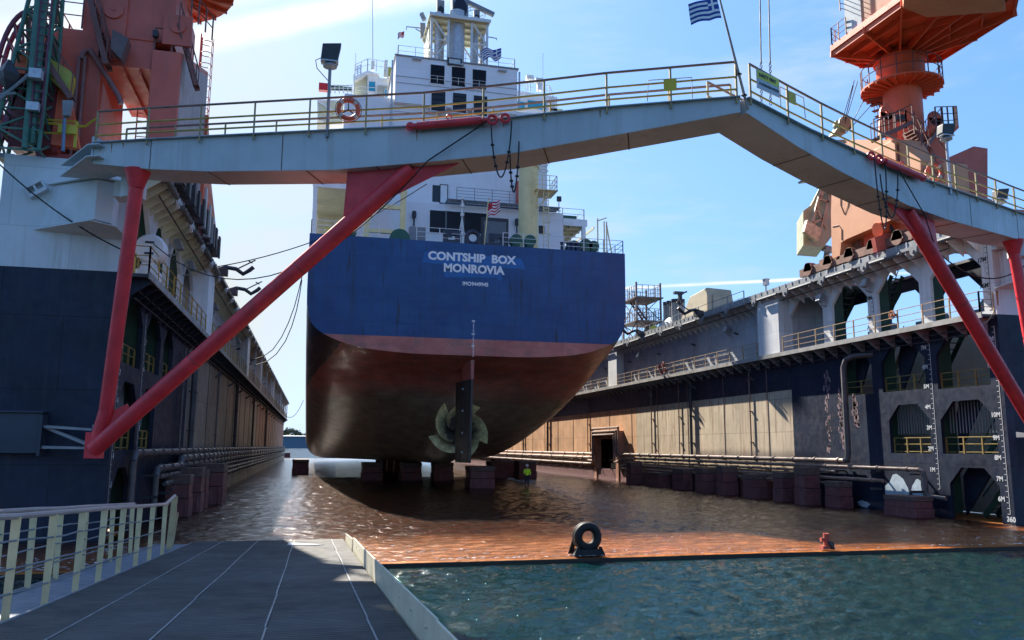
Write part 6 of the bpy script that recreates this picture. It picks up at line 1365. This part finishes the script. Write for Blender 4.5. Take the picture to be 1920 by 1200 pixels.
# driver cab and hook gear on the left of the right crane
cb_=thing('crane_cab','olive grey slanted crane cab with a folded lattice jib, left of the right crane','crane cab',tuple(P(1540,480,45)))
Yc_=45
b=MB(); b.prism([P(1506,395,Yc_),P(1506,460,Yc_),P(1545,463,Yc_),P(1562,440,Yc_),P(1562,330,Yc_),P(1546,335,Yc_),P(1520,385,Yc_)],[v+V((1.2,2.6,0)) for v in (P(1506,395,Yc_),P(1506,460,Yc_),P(1545,463,Yc_),P(1562,440,Yc_),P(1562,330,Yc_),P(1546,335,Yc_),P(1520,385,Yc_))]); b.build('cab_shell',olive,cb_,bev=.02)
b=MB(); 
for (p,q) in (((1522,420),(1545,335)),((1536,440),(1560,345)),((1522,420),(1552,405)),((1530,390),(1550,430)),((1534,372),(1556,380)),((1536,372),(1550,350)),((1540,340),(1558,372))): b.bar(P(*p,Yc_-.4),P(*q,Yc_-.4),.14)
b.build('lattice_jib',mat('jib_tan',(.34,.27,.17),.6,var=.25,rust=.2),cb_)
b=MB(); b.ext([P(1514,412,Yc_-.6),P(1542,430,Yc_-.6),P(1534,452,Yc_-.6),P(1508,434,Yc_-.6)],(0,.3,0)); b.build('name_plate',mat('plate_tan',(.42,.35,.22),.6,var=.3,vs=4,rust=.25),cb_)
b=MB(); rail(b,[P(1512,333,Yc_),P(1535,333,Yc_)],.35,(1.,),.4,.02,.03); b.ext([P(1512,333,Yc_),P(1540,330,Yc_),P(1540,333,Yc_),P(1514,336,Yc_)],(0,1,0)); b.bar(P(1535,333,Yc_),P(1537,350,Yc_),.05); b.build('lookout',gry,cb_)
b=MB(); b.bar(P(1545,465,Yc_+.3),P(1562,470,Yc_+.3),.5,.3); b.ext([P(1545,520,Yc_+.4),P(1552,470,Yc_+.4),P(1556,470,Yc_+.4),P(1552,520,Yc_+.4)],(0,.4,0)); b.build('cab_bracket',gry,cb_)
# machine on left of the column seen above the footbridge
wm=thing('rope_winch','olive rope winch with taut wires between footbridge rail and the right crane','winch',tuple(P(1575,245,40)))
b=MB(); b.lathe([(0,-.3),(.45,-.3),(.45,-.2),(.2,-.2),(.2,.2),(.45,.2),(.45,.3),(0,.3)],P(1580,235,40),14,'y'); b.ext([P(1562,252,40),P(1580,225,40),P(1586,250,40)],(0,.5,0)); b.build('winch_drum',olive,wm)
b=MB()
for (p,q) in (((1578,228),(1602,150)),((1584,232),(1608,152)),((1590,245),(1618,190)),((1586,250),(1640,190)),((1584,226),(1600,160)),((1650,230),(1648,190))): b.tube(P(*p,39.5),P(*q,38.5),.025,5)
b.build('wire',rope,wm)
# ---- things on the right wing top ----
def P3(px,py,X): return PX(px,py,X)
stt=thing('stair_tower','brown scaffold stair tower with three landings on the right wing near the ship','stair tower',(33,76,13.6))
b=MB(); x0,x1,y0,y1=29.5+1.5,33.6,74.6,78.2; zz_=[13.6,15.9,18.3]
for x in (x0,x1):
    for y in (y0,y1): b.bar((x,y,13.3),(x,y,19.8),.16)
b.build('tower_post',mat('scaffold_brown',(.17,.13,.12),.6,var=.3),stt); b=MB()
for z in zz_[1:]: b.box(x0-.2,x1+.2,y0-.3,y1+.3,z-.12,z); 
b.build('landing',mat('scaffold_brown',(.17,.13,.12),.6),stt); b=MB()
for z in zz_[1:]: rail(b,[(x0,y0,z),(x1,y0,z),(x1,y1,z),(x0,y1,z),(x0,y0,z)],1.25,(.33,.66,1.),.6,.022,.03)
b.build('landing_rail',mat('scaffold_brown',(.17,.13,.12),.6),stt); b=MB()
for za,zb_ in zip(zz_[:-1],zz_[1:]): 
    b.bar((x0,y0,za),(x1,y0,zb_),.07);b.bar((x1,y0,za),(x0,y0,zb_),.07); b.bar((x0,y0,za),(x0,y1,zb_),.07); b.bar((x0,y1,za),(x0,y0,zb_),.07)
stairs(b,(x0+.4,y0+1.4,13.6),(x1-.4,y0+1.4,15.9),.8,V((0,1,0)),9); stairs(b,(x1-.4,y0+2.4,15.9),(x0+.4,y0+2.4,18.3),.8,V((0,1,0)),9); b.build('stair_flight',mat('scaffold_brown',(.17,.13,.12),.6),stt)
hut=thing('deck_hut','rust streaked cream hut with sloping sides on the right wing top','hut',(33,61,13.6))
b=MB(); b.hexa([(31.0,59.6,13.6),(33.6,59.6,13.6),(33.6,65.5,13.6),(31.0,65.5,13.6)],[(31.1,59.8,16.4),(33.3,59.8,16.3),(33.3,63.0,16.1),(31.1,63.0,16.2)]); b.build('hut_wall',mat('hut_cream',(.42,.37,.26),.6,var=.15,streak=1,sc=(.30,.18,.09),rust=.08),hut,bev=.05)
b=MB(); b.box(31.5,32.5,59.55,59.62,14.0,15.8); b.build('hut_door',mat('hut_cream2',(.38,.34,.25),.6),hut)
tk=thing('vent_dome','grey dome tank with a yellow mark on the right wing top','tank',(33,75,13.6))
b=MB(); b.lathe([(2.6,13.2),(2.55,14.2),(2.1,15.2),(1.2,15.9),(0,16.15)],V((34.3,71.5,0)),28); b.build('dome',mat('tank_grey',(.34,.38,.37),.5,var=.1),tk,True)
b=MB(); c=V((32.3,73.0,14.6)); b.tube(c,c+V((-.35,-.3,.05)),.5,18); b.build('yellow_mark',mat('mark_yellow',(.5,.5,.08),.5),tk)
for i,(px,py,Y,r_,lb) in enumerate(((1247,573,72,.2,'leftmost dark exhaust stack by the dome'),(1254,571,71.5,.22,'second exhaust stack from the left by the dome'),(1259,574,71,.2,'third exhaust stack from the left by the dome'),(1266,568,70,.38,'thickest exhaust stack by the dome'),(1274,571,69,.16,'thin stack left of the mast head'),(1280,568,68.5,.2,'rightmost exhaust stack by the dome'))):
    t=thing('exhaust_stack',lb,'chimney',tuple(P(px,py+30,Y)),'exhaust stacks on the right wing'); p=P(px,py,Y); b=MB(); b.tube((p.x,Y,13.6),p,r_,14); b.build('pipe',gry,t,True); b=MB(); b.tube(p,p+V((0,0,.35)),r_*1.05,14); b.build('cap',dgr,t,True)
lm=thing('light_mast','dark thin mast with lamp cluster rising between the exhaust stacks','mast',tuple(P(1278,600,69))); p=P(1275,552,69)
b=MB(); b.bar((p.x,69,13.6),p,.3,.3); 
for k in range(6): b.bar((p.x-.25,69,p.z-.4*k),(p.x+.2,69,p.z-.4*k),.05)
b.build('mast',dgr,lm); b=MB(); b.box(p.x-.6,p.x+.3,68.8,69.2,p.z,p.z+.25); b.bar(p,p+V((.7,0,.3)),.15); b.build('lamp_cluster',dgr,lm)
wl=thing('wing_light','small white signal lamp on a short post at the right wing edge','lamp',tuple(P(1436,556,51))); p=P(1436,550,51); b=MB(); b.tube(P(1437,556,51),P(1436,535,51),.06,8); b.build('post',alu,wl); b=MB(); c=P(1436,530,51); b.box(c.x-.16,c.x+.16,50.8,51.15,c.z-.2,c.z+.2); b.box(c.x-.2,c.x+.2,50.75,51.2,c.z+.2,c.z+.26); b.build('lamp',alu,wl)
# ---------------- keel blocks, person, deck gear ----------------
def block():
    t=thing('keel_block','x','keel block',(0,0,0),'keel blocks on the flooded dock floor')
    b=MB(); b.box(-1,1,-1.2,1.2,-.05,.75); b.box(-.95,.95,-1.15,1.15,.77,1.35)
    for x in (-.7,0,.7): b.box(x-.05,x+.05,-1.26,-1.2,0,.74)
    b.build('steel_base',blkred,t,bev=.03); b=MB(); b.box(-.98,.98,-1.2,1.2,1.36,1.74); b.build('timber_cap',kwood,t,bev=.03); return t
bk0=block(); used=False
def put(x,y,z,label,sc=(1,1,1),rot=0):
    global used
    if not used: o=bk0; o.location=(x,y,z); o['label']=label; used=True
    else: o=dup(bk0,(x,y,z),label)
    o.scale=sc; o.rotation_euler=(0,0,rot); return o
put(13.5,66.4,0,'nearest keel block, pale streaked, below the rudder',(1.02,1,1.0))
for i,px in enumerate((698,772,832)): 
    p=PZ(px,901,0); put(p.x,p.y+1.2,0,'keel block under the hull, %s of the row of three left of the rudder'%('leftmost','middle one','rightmost')[i])
for i,(px,py) in enumerate(((935,896),(958,893))): p=PZ(px,py,0); put(p.x,p.y+1,0,'dark keel block right of the rudder, %s'%('left of the two','right of the two')[i])
for i,(px,py) in enumerate(((941,888),(989,897))): p=PZ(px,py,0); put(p.x,p.y+1,0,('dark block in shadow between hull and worker','black block just behind the worker in yellow')[i],(1.0,1,1.05))
for i,(px,py) in enumerate(((562.8,890),)): p=PZ(px,py,0); put(p.x,p.y+2,0,'long side block standing alone in bright water left of the hull',(.95,2.2,1.0))
p=PZ(540,858,0); put(p.x-1,p.y,0,'low dark block far away at the foot of the left wing',(1.6,1.5,.8))
for k in range(5): put(11.1,94+k*10,0,'keel block deep in shadow under the keel, number %s from the stern'%('one','two','three','four','five')[k],(1,1,1))
for i,(x,y,sx_,sy_,sz_) in enumerate(((-6.0,41.6,.55,.5,1.1),(-5.9,44.5,.62,.6,1.25),(-5.7,46.9,.35,.5,1.15),(-5.6,50.5,.8,.9,1.3))):
    put(x,y,0,('rusty block nearest the camera','taller rusty block with white scrape','narrow bright maroon block','wide dark maroon block, farthest of the cluster')[i]+' by the left wing foot',(sx_,sy_,sz_))
for i,(x,y,sx_,sy_,sz_) in enumerate(((29.3,36.0,.55,1.1,.62),(29.4,41.6,.5,.7,1.0),(29.2,43.8,.6,.9,1.15),(29.3,47.2,.6,.9,1.05),(29.3,50.5,.6,1.0,1.1),(29.2,53.6,.6,.8,1.2),(29.3,57,.6,1.2,1.1),(29.3,61.5,.6,1.,1.05),(29.3,66,.6,1.1,1.0),(29.3,71.5,.6,.8,1.0))):
    put(x+random.uniform(-.15,.15),y+random.uniform(-.4,.4),0,'maroon block in the row by the right wing, %s from the near end'%('first','second','third','fourth','fifth','sixth','seventh','eighth','ninth','tenth')[i],(sx_*random.uniform(.7,1.2),sy_*random.uniform(.45,1.0),sz_*random.uniform(.6,1.15)),random.uniform(-.08,.08))
# worker
pw=PZ(988,912,0); pr=thing('person','worker in a high visibility yellow jacket wading on the dock floor behind the stern','person',(pw.x,pw.y,0))
def skin(name,verts,edges,rad,m,parent,off):
    me=bpy.data.meshes.new(name); me.from_pydata([V(v)+V((0,0,0)) for v in verts],edges,[]); o=bpy.data.objects.new(name,me); C.objects.link(o); o.parent=parent; ORG[o.name]=off
    md=o.modifiers.new('skin','SKIN'); 
    for i,r in enumerate(rad): me.skin_vertices[0].data[i].radius=r if isinstance(r,tuple) else (r,r)
    me.skin_vertices[0].data[0].use_root=True
    sb_=o.modifiers.new('sub','SUBSURF'); sb_.levels=1; sb_.render_levels=2; me.materials.append(m); return o
me0=bpy.data.meshes.new('t'); me0.from_pydata([(0,0,0),(0,0,1)],[(0,1)],[]); o0=bpy.data.objects.new('t',me0); C.objects.link(o0); o0.modifiers.new('s','SKIN'); ok=len(me0.skin_vertices)>0; bpy.data.objects.remove(o0)
def skin2(name,verts,edges,rad,m,parent):
    me=bpy.data.meshes.new(name); me.from_pydata([V(v) for v in verts],edges,[]); o=bpy.data.objects.new(name,me); C.objects.link(o); o.parent=parent
    md=o.modifiers.new('skin','SKIN'); md.use_smooth_shade=True
    for i,r in enumerate(rad): me.skin_vertices[0].data[i].radius=r if isinstance(r,tuple) else (r,r)
    me.skin_vertices[0].data[0].use_root=True
    s_=o.modifiers.new('sub','SUBSURF'); s_.levels=1; s_.render_levels=2; me.materials.append(m); return o
skn=mat('skin_tone',(.35,.20,.14),.5,var=.05); trs=mat('dark_trousers',(.02,.025,.035),.7); jk=mat('hi_vis_yellow',(.62,.95,.03),.6,var=.08)
skin2('body',[(0,0,.93),(0,0,1.1),(0,0,1.32),(0,.01,1.46),(0,0,1.54),(0,-.02,1.64),(0,-.02,1.74),
 (-.10,0,.88),(-.12,0,.48),(-.13,.03,.08),(-.13,-.10,.03),(.10,0,.88),(.10,.02,.48),(.11,.06,.08),(.11,-.07,.03),
 (-.19,0,1.42),(-.27,-.05,1.16),(-.24,-.24,1.05),(-.2,-.32,1.06),(.19,0,1.42),(.27,.0,1.15),(.25,-.14,.96),(.24,-.2,.9)],
 [(0,1),(1,2),(2,3),(3,4),(4,5),(5,6),(0,7),(7,8),(8,9),(9,10),(0,11),(11,12),(12,13),(13,14),(3,15),(15,16),(16,17),(17,18),(3,19),(19,20),(20,21),(21,22)],
 [(.15,.11),(.14,.10),(.16,.11),(.14,.09),.055,.085,.07,.085,.065,.05,.04,.085,.065,.05,.04,.07,.055,.042,.035,.07,.055,.042,.035],skn,pr)
skin2('jacket',[(0,0,1.42),(0,0,1.25),(0,0,1.05),(0,0,.85),(-.2,0,1.41),(-.29,-.05,1.16),(-.25,-.22,1.06),(.2,0,1.41),(.29,0,1.15),(.26,-.13,.98)],
 [(0,1),(1,2),(2,3),(0,4),(4,5),(5,6),(0,7),(7,8),(8,9)],[(.17,.13),(.21,.15),(.2,.15),(.21,.16),.1,.075,.06,.1,.075,.06],jk,pr)
skin2('trousers',[(0,0,.92),(-.11,0,.86),(-.125,0,.48),(-.13,.02,.2),(.11,0,.86),(.11,.02,.48),(.12,.05,.2)],[(0,1),(1,2),(2,3),(0,4),(4,5),(5,6)],[(.14,.12),.11,.085,.075,.11,.085,.075],trs,pr)
for s in (-1,1): skin2('boot',[(s*.125,.04,.32),(s*.13,.05,.1),(s*.14,-.1,.05)],[(0,1),(1,2)],[.075,.07,.05],blk,pr)
b=MB(); b.lathe([(.135,1.70),(.13,1.76),(.1,1.83),(.04,1.865),(0,1.87)],V((0,-.02,0)),16); b.lathe([(.17,1.695),(.135,1.70),(.13,1.72)],V((0,-.03,0)),16); b.v=[v+V((pw.x,pw.y,0)) for v in b.v]; b.build('helmet',mat('helmet_white',(.7,.7,.65),.4),pr,True)
# big roller fairlead on the lip
pf_=PZ(1090,1036,0); fx,fy=pf_.x,24.62; fl=thing('towing_fairlead','black ring shaped towing fairlead standing on the dock floor lip','fairlead',(fx,fy,0))
b=MB(); b.torus((fx,fy,.62),.36,.16,'y',36,12); b.torus((fx,fy+.18,.62),.40,.12,'y',36,10); b.build('ring',mat('tarred_steel',(.018,.015,.014),.6,spec=.25,var=.4,vs=5,rust=.2,rc=(.06,.035,.02),bump=.4),fl,True)
b=MB(); b.hexa([(fx-.5,fy-.28,-.02),(fx+.5,fy-.28,-.02),(fx+.5,fy+.4,-.02),(fx-.5,fy+.4,-.02)],[(fx-.36,fy-.2,.22),(fx+.36,fy-.2,.22),(fx+.36,fy+.3,.22),(fx-.36,fy+.3,.22)])
for s in (-1,1): b.ext([(fx+s*.3,fy+.34,.9),(fx+s*.42,fy+.34,.6),(fx+s*.58,fy+.45,0),(fx+s*.35,fy+.45,0)],(0,.07,0)); b.ext([(fx+s*.34,fy-.2,.3),(fx+s*.46,fy-.2,.3),(fx+s*.58,fy-.25,0),(fx+s*.4,fy-.25,0)],(0,.08,0))
b.build('base',mat('tarred_steel',(.018,.015,.014)),fl,bev=.02); fl.scale=(.88,.88,.88)
pb2=PZ(1556,1030,0); bo=thing('lip_post','small rusty red post with a shackle at the lip of the dock floor','bollard',(pb2.x,24.55,0)); x,y=pb2.x,24.6
b=MB(); b.tube((x,y,0),(x,y,.5),.1,12); b.tube((x-.22,y,.3),(x,y,.3),.07,10); b.box(x-.22,x+.05,y-.12,y+.1,0,.1); b.build('post',mat('post_red',(.40,.07,.04),.6,rust=.2),bo,True)
b=MB(); b.torus((x+.12,y-.05,.12),.1,.035,'y',14,6); b.tube((x+.0,y-.08,.25),(x+.2,y-.1,.0),.05,8); b.build('shackle',dgr,bo,True)
# hose reel like fire valve on the right gallery rail, white drum on the left gallery
vl=thing('anchor_windlass','pale grey round windlass in the first opening of the left wing gallery','winch',(-6.2,33.6,9.5))
b=MB(); b.lathe([(0,-.35),(.5,-.35),(.58,-.25),(.58,.25),(.5,.35),(0,.35)],V((-6.45,33.4,10.85)),24,'y'); b.box(-6.9,-6.1,33.0,34.0,9.5,10.0); b.hexa([(-6.8,33.1,10),(-6.2,33.1,10),(-6.2,33.8,10),(-6.8,33.8,10)],[(-6.6,33.2,10.6),(-6.3,33.2,10.6),(-6.3,33.7,10.6),(-6.6,33.7,10.6)]); b.build('windlass_body',white,vl,True)
b=MB(); 
for z in (.22,-.22): b.box(-6.62,-6.3,33.02,33.05,10.82+z,10.9+z)
b.build('slot',dgr,vl)
vv=thing('fire_valve','rusty orange round valve on the right wing gallery rail','valve',(29.6,36.3,10.2))
b=MB(); b.torus((29.62,36.4,10.35),.2,.04,'x',18,6); b.tube((29.55,36.4,10.35),(29.9,36.4,10.35),.08,10); 
for k in range(3): a_=R(60*k); b.bar((29.62,36.4-.2*math.cos(a_),10.35-.2*math.sin(a_)),(29.62,36.4+.2*math.cos(a_),10.35+.2*math.sin(a_)),.04)
b.build('wheel',mat('valve_rust',(.35,.14,.07),.6,rust=.2),vv)
rv=thing('valve_cluster','rust red valve cluster on the far right walkway rail','valve',(29.6,64,10.2)); b=MB()
for dy,z in ((0,10.5),(.9,10.4),(.4,9.9),(-.3,10.0)): b.torus((29.6,65.5+dy,z),.22,.05,'x',14,6); b.tube((29.5,65.5+dy,z),(29.9,65.5+dy,z),.09,8)
b.build('wheels',mat('valve_red',(.20,.05,.04),.6,rust=.2),rv)
